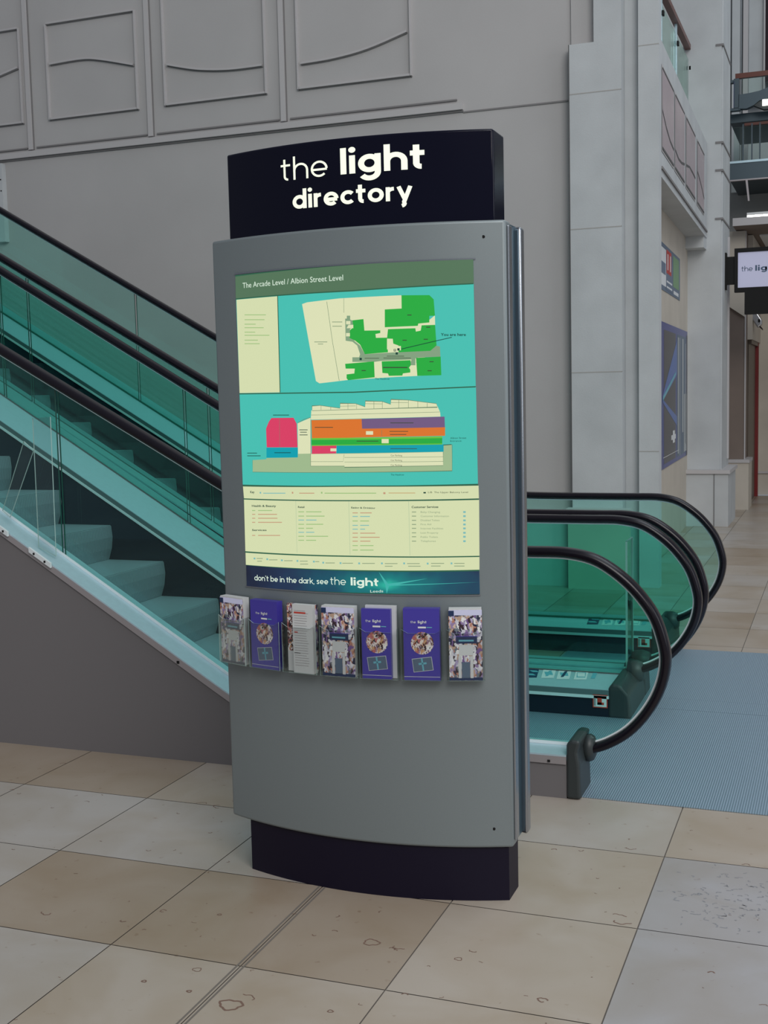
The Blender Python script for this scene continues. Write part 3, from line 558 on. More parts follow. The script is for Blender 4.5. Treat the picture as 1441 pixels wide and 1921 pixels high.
'lg2': [(-1.086, 6.88, 0.115), (-1.017, 6.88, 0.05)]}
# ================================================================== THE SETTING
# ---- floor of limestone slabs
XL = [-8.0, -7.42, -6.85, -6.27, -5.69, -5.12, -4.54, -3.66-.304, -3.66+.0, -3.084, -2.508, -1.93, -1.515, -1.093, -.53, .035, .6, 1.165, 1.73, 2.3, 2.86, 3.43, 4.0, 4.6]
YL = [-2.255+.56*i for i in range(0, 36)]           # courses; 2.785, 3.345, 3.905 are among them
f = MB(); tints = []
base = (.43, .375, .315); lite = (.44, .41, .38); grey = (.385, .375, .38); tan = (.36, .295, .23)
over = {(-3.084, 3.345): lite, (-2.508, 3.345): lite, (-3.66, 3.345): lite, (-3.084, 2.785): lite, (-1.93, 3.345): lite, (-2.508, 2.785): tan, (-1.93, 2.785): tan,
        (-.53, 3.345): grey, (-.53, 2.785): grey, (.035, 3.345): grey, (-1.515, 2.785): tan, (-1.093, 2.785): base, (-1.515, 2.225): base, (-.53, 2.225): grey,
        (-.53, 3.905): base, (-1.93, 2.225): base, (-2.508, 2.225): lite, (-3.084, 2.225): base, (-1.093, 2.225): base, (-1.093, 3.345): base, (-3.084, 3.905): tan, (-2.508, 3.905): base}
for i in range(len(XL)-1):
    for j in range(len(YL)-1):
        x0, x1, y0, y1 = XL[i], XL[i+1], YL[j], YL[j+1]
        if y0 > 4.6 and y1 < 7.2 and x1 < -1.4: continue
        if 4.3 < y0 < 4.7 and x1 < -1.4: y1 = min(y1, 4.40) if y0 < 4.4 else y1
        if y0 >= 4.4 and y0 < 4.7 and x1 < -1.4: continue
        g = .0018
        f.face([(x0+g, y0+g, 0), (x1-g, y0+g, 0), (x1-g, y1-g, 0), (x0+g, y1-g, 0)], 'tile')
        c = None
        for (ox, oy), cc in over.items():
            if abs(ox-x0) < .02 and abs(oy-y0) < .02: c = cc
        if c is None:
            q = random.random(); c = tuple((1-q)*a+q*b for a, b in zip(base, lite if random.random() < .5 else tan))
        tints.append(c)
f.face([(-8, -2.3, -.004), (-1.4, -2.3, -.004), (-1.4, 4.42, -.004), (-8, 4.42, -.004)], 'grout')
f.face([(-1.4, -2.3, -.004), (4.6, -2.3, -.004), (4.6, 17.4, -.004), (-1.4, 17.4, -.004)], 'grout')
f.face([(-8, 7.2, -.004), (-1.4, 7.2, -.004), (-1.4, 17.4, -.004), (-8, 17.4, -.004)], 'grout'); tints += [(.1, .1, .1)]*3
# expansion joint
f.face([(-1.528, -2.2, .0006), (-1.522, -2.2, .0006), (-1.522, 4.36, .0006), (-1.528, 4.36, .0006)], 'grout')
f.face([(-1.508, -2.2, .0006), (-1.502, -2.2, .0006), (-1.502, 4.36, .0006), (-1.508, 4.36, .0006)], 'grout'); tints += [(.1, .1, .1)]*2
def fossil(cx, cy, r, a0=0, a1=360, wd=.0035, wob=.25):
    pts = []
    for k in range(25):
        a = math.radians(a0+(a1-a0)*k/24); q = r*(1+wob*math.sin(3*a+cx*9)*.5+wob*.3*math.sin(7*a)); pts.append((cx+q*math.cos(a), cy+q*math.sin(a)*.8))
    for q in stroke_quads(pts if a1-a0 < 360 else pts[:-1]+[pts[0]], wd):
        f.face([(x, y, .0004) for x, y in q], 'fossil'); tints.append((.1, .1, .1))
for a in [(-1.442, 2.59, 0.03, 0, 360, 0.006), (-1.428, 2.629, 0.028, 0, 110, 0.003), (-1.226, 3.028, 0.022, 0, 360, 0.004), (-1.141, 3.028, 0.018, 180, 330, 0.003), (-1.156, 3.003, 0.014, 0, 140, 0.003), (-0.963, 3.009, 0.01, 0, 360, 0.0025), (-2.239, 2.908, 0.018, 180, 360, 0.0035), (-1.904, 3.028, 0.01, 30, 300, 0.003), (-3.096, 4.181, 0.012, 0, 200, 0.003), (-1.619, 2.73, 0.012, 0, 360, 0.0025), (-0.694, 2.863, 0.012, 0, 300, 0.004), (-0.577, 3.386, 0.03, 200, 330, 0.004), (-0.596, 3.406, 0.022, 20, 140, 0.003), (-1.983, 2.932, 0.01, 180, 350, 0.004), (-1.036, 2.779, 0.008, 0, 200, 0.003), (-2.27, 3.91, 0.02, 20, 180, 0.0025), (-2.193, 3.903, 0.02, 100, 300, 0.003), (-2.334, 3.175, 0.018, 70, 110, 0.004), (-2.42, 3.451, 0.012, 70, 110, 0.004), (-0.646, 3.955, 0.02, 200, 340, 0.003), (-0.304, 3.142, 0.008, 0, 200, 0.004), (-1.722, 2.628, 0.006, 0, 360, 0.004), (-1.579, 2.618, 0.006, 0, 360, 0.004), (-1.728, 3.057, 0.006, 0, 360, 0.003), (-1.513, 3.126, 0.008, 0, 180, 0.003), (-0.271, 3.914, 0.012, 0, 180, 0.003), (-0.889, 3.859, 0.008, 0, 200, 0.003), (-1.354, 3.061, 0.007, 0, 180, 0.003), (-1.186, 2.641, 0.007, 0, 360, 0.003), (-3.088, 3.83, 0.008, 0, 180, 0.004)]: fossil(*a)
rnd = random.Random(5)
for _ in range(150):
    a_ = rnd.uniform(0, 360); cx_, cy_ = rnd.uniform(-3.4, .1), rnd.uniform(2.25, 4.3)
    if -1.9 < cx_ < -.85 and 3.28 < cy_ < 3.7: continue
    fossil(cx_, cy_, rnd.uniform(.002, .010), a_, a_+rnd.uniform(60, 200), rnd.uniform(.0015, .003))
for _ in range(170):
    a_ = rnd.uniform(0, 360); cx_, cy_ = rnd.gauss(-.24, .13), rnd.gauss(3.62, .12)
    if not (-.515 < cx_ < .03 and 3.36 < cy_ < 3.89): continue
    fossil(cx_, cy_, rnd.uniform(.004, .016), a_, a_+rnd.uniform(50, 150), rnd.uniform(.002, .005)); f.m[-24:] = [f.mi('vein')]*24
fl = f.build('floor'); struct(fl)
ca = fl.data.color_attributes.new('tint', 'FLOAT_COLOR', 'CORNER')
for p, t in zip(fl.data.polygons, tints):
    for li in p.loop_indices: ca.data[li].color = (*t, 1)

# ---- back wall with the panelled frieze
b = MB(); b.box(-9.5, -1.95, 9.3, 9.6, 0, 6.6, 'plaster'); struct(b.build('wall_back'))
b = MB(); b.box(-9.5, -2.81, 9.262, 9.3, 3.735, 3.785, 'bead').box(-9.5, -2.81, 9.285, 9.3, 3.72, 3.735, 'jointshade').box(-2.81, -1.955, 9.292, 9.3, 3.712, 3.724, 'jointshade'); struct(b.build('trim_1'))  # dark strips paint the thin shadow line below the moulding
def wave(pts):
    """thin raised moulding following points in x,z"""
    return catmull(pts, 6)
def bead(b, pts, wd=.016):
    for q in stroke_quads(pts, wd):
        b.prism(q, 9.27, 9.2995, 'bead')
    for q in stroke_quads([(x, z-wd*.75) for x, z in pts], .007): b.prism(q, 9.288, 9.2993, 'jointshade')  # dark strip paints the shade under the moulding
JX = [-8.13, -6.87, -5.62, -4.35]
waves = {-8.13: [(-7.9, 4.45), (-7.6, 4.42), (-7.3, 4.46), (-6.98, 4.53)], -6.87: [(-6.63, 4.521), (-6.3, 4.528), (-6.1, 4.50), (-5.775, 4.418)],
         -5.62: [(-5.44, 4.38), (-5.15, 4.31), (-4.85, 4.275), (-4.54, 4.272)], -4.35: [(-4.185, 4.245), (-3.9, 4.255), (-3.6, 4.295), (-3.262, 4.385)]}
for k, (x0, x1) in enumerate(zip(JX, JX[1:]+[-3.0])):
    b = MB()
    b.box(x0-.03, x0+.012, 9.275, 9.2998, 3.80, 6.6, 'bead').box(x0+.012, x0+.022, 9.29, 9.2996, 3.80, 6.6, 'jointshade')
    b.box(x0+.05, x1-.05 if k < 3 else -2.86, 9.284, 9.2998, 3.81, 3.822, 'jointshade')  # painted shadow line along the panel bottom
    xa, xb = waves[x0][0][0], waves[x0][-1][0]
    zt = 4.87 if k < 2 else 5.0
    bead(b, [(xa-.02, 4.048), (xb+.02, 4.048)]); bead(b, [(xa-.02, zt), (xb+.02, zt)])
    bead(b, [(xa-.03, 4.04), (xa-.03, zt)], .012); bead(b, [(xb+.03, 4.04), (xb+.03, zt)], .012)
    bead(b, wave(waves[x0]))
    struct(b.build('trim_%d' % (k+2)))
# ---- stone corner column
b = MB()
b.box(-1.95, -1.562, 9.2, 9.6, 0, 4.10, 'stone').box(-1.765, -1.562, 9.2, 9.6, 4.10, 6.6, 'stone').box(-1.95, -1.765, 9.28, 9.6, 4.10, 6.6, 'plaster')
for z in (1.66, 2.74, 3.735): b.box(-1.951, -1.562, 9.198, 9.21, z, z+.007, 'softjoint')
b.box(-1.955, -1.949, 9.196, 9.21, .62, 4.1, 'groove')
b.box(-1.562, -1.45, 9.36, 9.6, 0, 6.6, 'stone')
b.box(-1.45, -1.30, 9.28, 9.42, 0, 6.6, 'stone')
for z in (1.05, 4.05): b.box(-1.451, -1.299, 9.278, 9.30, z, z+.006, 'softjoint')
b.box(-1.97, -1.5, 9.12, 9.2, 0, .585, 'warm').box(-1.98, -1.49, 9.10, 9.2, .585, .625, 'bead')
b.box(-2.6, -1.97, 9.22, 9.3, 0, .60, 'stone')
struct(b.build('wall_corner'))
# ---- corridor wall with posters, balcony front above
def Xp(y): return -1.533-.026*(y-11.07)
def Xc(y): return -1.30-.022*(y-9.3)
b = MB(); b.prismz([(Xp(9.42), 9.42), (Xp(13.62), 13.62), (-2.1, 13.62), (-2.1, 9.42)], 0, 3.12, 'warm'); 
struct(b.build('wall_corridor'))
b = MB()
b.prismz([(Xc(9.42), 9.42), (Xc(13.6), 13.6), (-2.1, 13.6), (-2.1, 9.42)], 3.12, 4.12, 'stone')
b.prismz([(Xc(9.42)+.012, 9.42), (Xc(13.55)+.012, 13.55), (Xc(13.55), 13.55), (Xc(9.42), 9.42)], 3.175, 3.195, 'jointshade')
b.box(-1.62, -1.40, 13.35, 13.62, 3.0, 3.12, 'stone')
def onface(y0, y1, z0, z1, off, m, zz=None):
    b.face([(Xc(y0)+off, y0, z0), (Xc(y1)+off, y1, z0 if zz is None else zz), (Xc(y1)+off, y1, z1), (Xc(y0)+off, y0, z1)], m)
wv_ = [[3.50, 3.46, 3.45, 3.47][::1], [3.48, 3.44, 3.46, 3.46], [3.50, 3.53, 3.53, 3.51], [3.62, 3.60, 3.52, 3.46]]
wv_ = [[3.60, 3.52, 3.47, 3.45], [3.47, 3.44, 3.45, 3.48], [3.50, 3.53, 3.53, 3.52], [3.62, 3.58, 3.53, 3.47]]
for (y0, y1), wz in zip(((9.46, 10.25), (10.37, 11.13), (11.30, 12.16), (12.41, 13.17)), wv_):
    onface(y0-.03, y1+.03, 3.31, 3.95, .004, 'bead'); onface(y0, y1, 3.33, 3.925, .006, 'pinkpanel')
    onface(y0, y1, 3.915, 3.93, .008, 'groove'); onface(y0, y1, 3.325, 3.345, .008, 'groove')
    ys = frange(y0, y1, 3)
    for k in range(3):
        b.face([(Xc(ys[k])+.008, ys[k], wz[k]), (Xc(ys[k+1])+.008, ys[k+1], wz[k+1]), (Xc(ys[k+1])+.008, ys[k+1], wz[k+1]+.02), (Xc(ys[k])+.008, ys[k], wz[k]+.02)], 'groove')
struct(b.build('wall_balcony'))
# pilasters further along
b = MB()
b.box(-2.6, -1.25, 13.62, 14.3, 0, 7.5, 'stone').box(-1.275, -1.235, 13.66, 14.5, 0, 7.5, 'stone')
b.box(-1.62, -1.15, 13.50, 14.45, 0, .58, 'stone').box(-1.63, -1.13, 13.47, 14.47, .58, .62, 'bead')
for z in (5.12, 4.11, 3.82, 3.31): b.box(-1.31, -1.229, 13.612, 14.5, z, z+.022, 'jointshade')
b.box(-1.30, -1.296, 13.49, 13.51, 0, .6, 'groove')
b.box(-1.235, -1.215, 14.3, 14.34, .7, 3.2, 'bead')
struct(b.build('wall_pilaster'))
b = MB()
b.box(-1.9, -1.13, 15.45, 15.9, 0, 3.39, 'brown').box(-1.9, -1.07, 15.38, 15.95, 0, .58, 'warm').box(-1.95, -1.06, 15.36, 15.96, .58, .62, 'bead')  # brown face has the pilaster's shade put into its colour
b.box(-1.13, -1.115, 15.44, 15.46, .62, 3.39, 'bead')
b.prism([(-1.4, 2.55), (-1.13, 2.36), (-1.13, 3.39), (-1.4, 3.39)], 15.40, 15.45, 'warm')
b.box(-1.5, -1.07, 15.9, 17.6, 2.1, 3.39, 'warm').box(-1.5, -1.09, 17.35, 17.6, 0, 2.1, 'warm')
struct(b.build('wall_side'))
b = MB(); b.box(-1.30, -1.12, 16.0, 17.35, 0, 2.1, 'door').box(-1.12, -1.08, 17.25, 17.36, 0, 2.1, 'redframe').box(-1.12, -1.085, 16.0, 17.3, 2.05, 2.1, 'door'); struct(b.build('door_1'))
b = MB(); b.box(-1.09, 4.6, 17.5, 17.8, 0, 3.39, 'warm').box(-1.09, 4.6, 17.47, 17.5, .30, .33, 'bead'); struct(b.build('wall_far'))
b = MB(); b.box(-2.2, 4.6, 18.4, 18.7, 3.4, 8.6, 'veil'); b.box(-1.28, -1.22, 16.9, 17.0, 3.5, 8.6, 'bead').box(-1.42, -1.32, 16.9, 17.2, 3.5, 8.6, 'stone').box(-1.23, -1.03, 17.2, 17.6, 5.3, 8.6, 'stone').box(-1.04, -1.02, 17.15, 17.2, 5.3, 8.6, 'bead').box(-1.26, .4, 17.6, 17.9, 4.3, 6.1, 'stone').box(-1.02, .4, 17.3, 17.7, 6.75, 8.6, 'bead'); struct(b.build('wall_upper'))
b = MB(); b.box(-1.02, 0.2, 17.3, 17.4, 5.55, 6.75, 'darkwin').box(-.86, .2, 17.28, 17.3, 5.7, 6.1, 'white'); struct(b.build('window_1'))
b = MB(); b.box(-1.24, 4.6, 15.0, 17.6, 3.40, 3.48, 'brown').box(-1.24, 4.6, 14.97, 15.0, 3.40, 3.49, 'bead').box(-1.0, 4.6, 16.0, 17.4, 3.385, 3.40, 'white'); struct(b.build('ceiling'))

# ================================================================== ESCALATORS
NEWEL = [(-1.109, .925), (-.984, .924), (-.882, .905), (-.802, .862), (-.722, .794), (-.653, .704), (-.618, .614), (-.604, .524), (-.624, .421), (-.673, .325), (-.743, .243), (-.825, .188), (-.900, .160)]
XEND = -7.0
XS = frange(XEND, -3.0, 14)[:-1]+frange(-3.0, -1.3, 34)[:-1]
def rail_path(prof, base, dx):
    p = [(x, prof(x)) for x in XS if x < -1.3+dx]
    nw = [(x+dx, z+(base-.925)*max(0, min(1, (z-.16)/.5))) for x, z in NEWEL]
    p += catmull(nw, 5)
    return p
def offset_in(path, d):
    out = []
    for i, (x, z) in enumerate(path):
        a = path[max(0, i-1)]; c = path[min(len(path)-1, i+1)]
        t = Vector((c[0]-a[0], c[1]-a[1])); t.normalize(); out.append((x+t.y*d, z-t.x*d))
    return out
def glass_run(root, path, deck, y, joints, xnose, first=0):
    inner = offset_in(path, .018)
    js = [XEND]+joints
    top = [p for p in inner]
    def ztop(x):
        for a, c in zip(top, top[1:]):
            if a[0] <= x <= c[0]: return a[1]+(c[1]-a[1])*(x-a[0])/(c[0]-a[0])
        return top[0][1]
    g = .007
    for k, j in enumerate(js):
        if k+1 < len(js):
            x0, x1 = j+g, js[k+1]-g; xs = frange(x0, x1, 8)
            poly = [(x, ztop(x)) for x in xs]+[(x, deck(x)+.002) for x in reversed(xs)]
        else:
            x0 = j+g
            poly = [(x0, ztop(x0))]+[p for p in inner if p[0] > x0 or p[1] < .6]
            poly = [p for i, p in enumerate(poly) if i == 0 or p[1] > deck(-1)+.004]
            poly += [(xnose, deck(-1)+.002)]+[(x, deck(x)+.002) for x in reversed(frange(x0, xnose-.02, 12))]
        MB().prism(poly, y-.005, y+.005, 'glass', 'glassedge').build('glass_panel', root)
def ribbon(b, xs, ft, fb, y0, y1, m):
    return b.prism([(x, ft(x)) for x in xs]+[(x, fb(x)) for x in reversed(xs)], y0, y1, m)
def add_steps(root, x0, phase, y0, y1, nlo, nhi):
    f = softstep(x0, .589, -.045, .10)
    for n in range(nlo, nhi):
        xn = phase+.32*n; z = f(xn); lower = f(xn+.32); dz = min(.22, max(.02, z-lower+.02))
        pts = [(xn-.35, z), (xn-.006, z), (xn, z-.004), (xn+.006, z-dz*.3), (xn-.002, z-dz*.6), (xn-.03, z-dz), (xn-.06, z-dz-.03), (xn-.35, z-.05)]
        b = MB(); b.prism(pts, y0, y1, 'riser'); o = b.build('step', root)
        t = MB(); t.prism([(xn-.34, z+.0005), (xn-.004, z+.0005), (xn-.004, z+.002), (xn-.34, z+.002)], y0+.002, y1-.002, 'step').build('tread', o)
def cap(root, y0, y1, zt, x0=-.985, x1=-.885):
    b = MB(); b.prism([(x0, .002), (x0, zt-.02), (x0+.02, zt), (x0+.055, zt-.004), (x1-.008, zt-.05), (x1, zt-.10), (x1+.004, .002)], y0, y1, 'cap')
    return b.build('newel_cap', root, bevel=.012)
def boss(root, x, y, z, r=.052, ln=.05):
    b = MB(); pts = []
    for k in range(16): pts.append((math.cos(k*math.pi/8)*r, math.sin(k*math.pi/8)*r*1.15))
    n = len(pts); bb = len(b.v)
    for xx, q in ((-ln, .9), (0, 1), (ln*.7, .85), (ln, .6)): b.v += [(x+xx, y+a*q, z+c*q) for a, c in pts]
    for i in range(3):
        for k in range(n): b.f.append((bb+i*n+k, bb+i*n+(k+1) % n, bb+(i+1)*n+(k+1) % n, bb+(i+1)*n+k)); b.m.append(b.mi('cap'))
    b.f.append(tuple(bb+k for k in range(n))); b.f.append(tuple(bb+3*n+k for k in range(n))); b.m += [0, 0]
    return b.build('handrail_inlet', root, smooth=True)
def handrail(root, prof, base, dx, y):
    p = rail_path(prof, base, dx)
    o = MB().sweep(p, .038, .019, 'rubber', y, 14).build('handrail', root, smooth=True)
    MB().sweep(offset_in(p, .022), .010, .005, 'steelbright', y, 6).build('handrail_guide', o)
    return p
FX = frange(XEND, -3, 10)[:-1]+frange(-3, -.957, 30)
def deck_face_icons(root, name, quads, z, deckz):
    for k, q in enumerate(quads):
        b = MB(); b.face([(x, y, deckz+.0012) for x, y in q], 'navy' if k == 0 else ('white' if k < len(quads)-1 else 'teal'))
        if 0 < k < len(quads)-1:
            cx = sum(p[0] for p in q)/4; cy = sum(p[1] for p in q)/4
            def sc(s_, t_): return [(cx+(x-cx)*s_, cy+(y-cy)*t_, deckz+.0016) for x, y in q]
            if k != 3: b.face(sc(.62, .32), 'teal'); b.face([(x, y, z_+.0004) for x, y, z_ in sc(.22, .62)], 'navy' if k == 2 else 'teal')
            else: b.face(sc(.7, .55), 'teal'); b.face([(x, y, z_+.0004) for x, y, z_ in sc(.6, .40)], 'white')
        elif k == 0:
            cx = sum(p[0] for p in q)/4; cy = sum(p[1] for p in q)/4
            for dy in (-.2, .2): b.face([(cx+(x-cx)*.7, cy+(y-cy)*(.16)+dy*(q[2][1]-q[0][1]), deckz+.0016) for x, y in q], 'teal')
        b.build(name, root)
def logo_plate(root, x0, x1, z0, z1, y):
    b = MB(); w_ = x1-x0
    b.box(x0-.003, x1+.003, y-.001, y, z0-.003, z1+.003, 'red').box(x0+.002, x1-.002, y-.002, y-.001, z0+.002, z1-.002, 'white')
    b.box(x0+w_*.30, x0+w_*.62, y-.003, y-.002, z0+w_*.18, z1-w_*.18, 'red').box(x0+w_*.30, x1-w_*.22, y-.003, y-.002, z0+w_*.18, z0+w_*.36, 'red').box(x0+w_*.05, x0+w_*.18, y-.003, y-.002, z0+w_*.1, z1-w_*.2, 'lip')
    b.build('maker_plate', root)

# profiles measured on each balustrade
E1N_deck = softstep(-2.155, .610, .170, .07); E1F_deck = softstep(-2.231, .604, .135, .07); E2_deck = softstep(-2.19, .587, .145, .07)
FAR = [x for x in FX if x < -1.03]+[-1.006]
def half_escalator_inner(root, deck, ys, yface, side):
    """skirt panel with steel strip and bright moulding; side = +1 when the panel faces the camera"""
    y0, y1 = (ys, ys+.02) if side > 0 else (ys-.02, ys)
    b = MB(); ribbon(b, FAR, lambda x: deck(x)-.012, lambda x: min(deck(x)-.45, .0) if x > -2.6 else deck(x)-.62, y0, y1, 'skirt'); b.build('skirt_panel', root)
    b = MB(); yo = ys-.006 if side > 0 else ys+.006
    a, c = sorted((yo, ys-.0005 if side > 0 else ys+.0005))
    ribbon(b, FAR, lambda x: deck(x)-.002, lambda x: deck(x)-.028, a, c, 'strip'); b.build('skirt_strip', root)
    b = MB(); a, c = sorted((yo-.004*side, ys-.0005*side))
    ribbon(b, FAR, lambda x: deck(x)-.028, lambda x: deck(x)-.042, a, c, 'steelbright'); b.build('skirt_moulding', root)
# ---- nearer escalator
e1 = thing('escalator', 'nearer escalator rising left behind the sign, with plain grey outer cladding', 'escalator', (0, 0, 0), 0, 'pair of escalators')
b = MB(); b.prism([(XEND, 0.0), (XEND, E1N_deck(XEND)-.03)]+[(x, E1N_deck(x)-.03) for x in FX[1:]]+[(-.957, 0.0)], 4.372, 4.40, 'cladding'); b.build('outer_cladding', e1)
b = MB(); ribbon(b, FX, lambda x: E1N_deck(x)-.006, lambda x: E1N_deck(x)-.036, 4.364, 4.372, 'lip'); o = b.build('deck_trim', e1)
b = MB(); ribbon(b, FX, E1N_deck, lambda x: E1N_deck(x)-.006, 4.366, 4.56, 'steel'); b.build('outer_deck', e1)
b = MB(); ribbon(b, FX, lambda x: E1N_deck(x)+.012, lambda x: E1N_deck(x)+.0005, 4.492, 4.499, 'steelbright'); b.build('glazing_strip', e1)
half_escalator_inner(e1, E1N_deck, 4.56, 4.56, -1)
half_escalator_inner(e1, E1F_deck, 5.53, 5.53, 1)
b = MB(); ribbon(b, FAR, E1F_deck, lambda x: E1F_deck(x)-.012, 5.53, 5.955, 'steel'); b.build('inner_deck', e1)
b = MB(); ribbon(b, FX, lambda x: E1F_deck(x)+.006, lambda x: E1F_deck(x)+.0005, 5.846, 5.852, 'groove'); b.build('glazing_strip', e1)
p = handrail(e1, softstep(-1.998, .550, .925, .10), .925, 0, 4.505); glass_run(e1, p, E1N_deck, 4.505, [-4.48, -3.27, -2.07], -.985)
p = handrail(e1, softstep(-2.179, .580, .905, .10), .905, -.03, 5.86); glass_run(e1, p, E1F_deck, 5.86, [-5.8, -4.61, -3.41, -2.2], -1.0)
add_steps(e1, -2.096-.06, -3.38, 4.562, 5.528, -10, 7)
cap(e1, 4.362, 4.562, .232, -.957, -.905); cap(e1, 5.525, 5.955, .165, -1.01, -.905)
boss(e1, -.893, 4.505, .165, .048, .022); boss(e1, -.93, 5.86, .155, .05, .04)
MB().box(-1.5, 1.3, 4.40, 5.752, .001, .004, 'plate').build('landing_plate', e1); MB().box(-1.5, 1.3, 5.756, 5.959, .001, .004, 'plate').build('landing_plate', e1)
MB().box(XEND, -1.2, 4.41, 5.94, -.60, -.58, 'skirt').build('light_block_pan', e1)  # unseen pan added to block light leaking up through the floor gap
for q in (-1,): deck_face_icons(e1, 'safety_sticker', D['st1'], .125, .135)
logo_plate(e1, D['lg1'][0][0], D['lg1'][1][0], .052, .108, 5.522)
for x in (-2.62, ): MB().box(x-.006, x+.006, 4.362, 4.366, E1N_deck(x)-.03, E1N_deck(x)-.018, 'hole').build('screw', e1)
MB().box(-1.028, -1.018, 4.360, 4.366, .140, .148, 'hole').build('screw', e1)
# ---- farther escalator
e2 = thing('escalator', 'farther escalator beyond the double handrail, beside the panelled wall', 'escalator', (0, 0, 0), 0, 'pair of escalators')
b = MB(); ribbon(b, FX, E2_deck, lambda x: E2_deck(x)-.012, 5.965, 6.12, 'steel'); b.build('inner_deck', e2)
half_escalator_inner(e2, E2_deck, 6.12, 6.12, -1)
half_escalator_inner(e2, E2_deck, 6.90, 6.90, 1)
b = MB(); ribbon(b, FX, E2_deck, lambda x: E2_deck(x)-.012, 6.90, 7.36, 'steel'); b.build('outer_deck', e2)
b = MB(); ribbon(b, FX, lambda x: E2_deck(x)+.012, lambda x: E2_deck(x)+.0005, 7.185, 7.195, 'glassedge'); b.build('glazing_strip', e2)
b = MB(); b.prism([(XEND, 0.0), (XEND, E2_deck(XEND)-.03)]+[(x, E2_deck(x)-.03) for x in FX[1:]]+[(-.985, 0.0)], 7.33, 7.36, 'cladding'); b.build('outer_cladding', e2)
p = handrail(e2, softstep(-2.107, .569, .910, .10), .910, -.02, 6.05); glass_run(e2, p, E2_deck, 6.05, [-5.75, -4.56, -3.365, -2.17], -1.0)
p = handrail(e2, softstep(-2.094, .568, .897, .10), .897, -.035, 7.2); glass_run(e2, p, E2_deck, 7.2, [-5.75, -4.54, -3.35, -2.15], -1.0)
add_steps(e2, -2.27-.03, -4.74, 6.125, 6.895, -6, 11)
cap(e2, 5.965, 6.125, .185, -1.01, -.905); cap(e2, 6.895, 7.365, .185, -1.01, -.91)
boss(e2, -.93, 6.05, .165, .05, .045); boss(e2, -.93, 7.2, .155, .05, .04)
MB().box(-1.5, 1.3, 5.960, 7.12, .001, .004, 'plate').build('landing_plate', e2)
MB().box(XEND, -1.2, 5.97, 7.35, -.60, -.58, 'skirt').build('light_block_pan', e2)  # same added pan, keeps light from below out of the far escalator
deck_face_icons(e2, 'safety_sticker', D['st2'], .14, .145)
logo_plate(e2, D['lg2'][0][0], D['lg2'][1][0], .052, .112, 6.892)
# ---- clear acrylic guards
g = thing('acrylic_guard', 'clear acrylic guard with slanting struts screwed to the nearer escalator cladding, far left', 'guard', (-3.3, 4.35, .85), 0, 'clear acrylic guards')
def edge_strip(b, p0, p1, wd, y0, y1, m): 
    for q in stroke_quads([p0, p1], wd): b.prism(q, y0, y1, m)
lx, lz = -3.3, .85
b = MB(); b.prism([(-3.335-lx, .90-lz), (-3.245-lx, .86-lz), (-3.238-lx, 1.476-lz), (-3.332-lx, 1.470-lz)], -.003, .003, 'acrylic', 'acrylicedge'); b.build('upright_sheet', g, loc=(0, .06, 0))
b = MB(); b.prism([(-3.52-lx, 1.06-lz), (-3.48-lx, 1.03-lz), (-3.335-lx, 1.33-lz), (-3.385-lx, 1.37-lz)], -.003, .003, 'acrylic', 'acrylicedge'); b.build('slanting_sheet', g, loc=(0, .06, 0))
for x0, x1 in ((-3.345, -3.235), (-3.54, -3.455)):
    b = MB(); q = [(x0-lx, E1N_deck(x0)+.0-lz+.010), (x1-lx, E1N_deck(x1)-lz+.010), (x1-lx, E1N_deck(x1)-.012-lz), (x0-lx, E1N_deck(x0)-.012-lz)]
    b.prism(q, .0, .012, 'steelbright'); br = b.build('bracket', g)
    for t in (.25, .75):
        x = x0+(x1-x0)*t; MB().box(x-.004-lx, x+.004-lx, -.003, 0, E1N_deck(x)-lz-.006, E1N_deck(x)-lz+.003, 'hole').build('screw', br)
g = thing('acrylic_guard', 'clear upright acrylic guard bridging the two escalators beside their middle newels', 'guard', (-.975, 5.95, .14), 0, 'clear acrylic guards')
b = MB(); b.box(-.006, 0, -.085, .085, .012, .655, 'acrylic'); b.build('upright_sheet', g)
b = MB(); b.box(-.008, .002, -.088, -.085, .012, .655, 'acrylicedge').box(-.008, .002, .085, .088, .012, .655, 'acrylicedge').box(-.008, .002, -.085, .085, .655, .658, 'acrylicedge'); b.build('polished_edge', g)
b = MB(); b.box(-.02, .015, -.085, -.05, 0, .025, 'steelbright').box(-.02, .015, .05, .085, 0, .025, 'steelbright'); b.build('foot_bracket', g)

# ================================================================== DIRECTORY TOTEM
XC, YC0, RR = -1.385, 4.54625, 1.22625
def yf(x, off=0): return YC0-math.sqrt((RR+off)**2-(x-XC)**2)   # off > 0 stands proud of the front face
kiosk = thing('directory_totem', 'tall silver-grey directory totem with black illuminated header and backlit map', 'directory sign', (-1.36, 3.48, 0))
K = (-1.36, 3.48, 0)
def kb(b, name, parent=None, **k):
    o = b.build(name, parent or kiosk, **k)
    if parent is None:
        o.data.transform(Matrix.Translation((-K[0], -K[1], 0)))
    return o
def lens(b, x0, x1, z0, z1, off, m, yb, side=None, n=28, ys=None):
    """bowed slab: curved front at offset off, flat sides, back at yb (callable)"""
    xs = frange(x0, x1, n); pts = [(x, yf(x, off)) for x in xs]+[(x, yb(x)) for x in reversed(xs)]
    b.prismz(pts, z0, z1, m)
def back(c): return lambda x: 2*c-yf(x)
# plinth
b = MB(); lens(b, -1.794, -.928, 0, .172, -.012, 'blackbase', lambda x: 6.95-yf(x, -.012)); o = kb(b, 'plinth'); smooth_by_angle(o, 30)
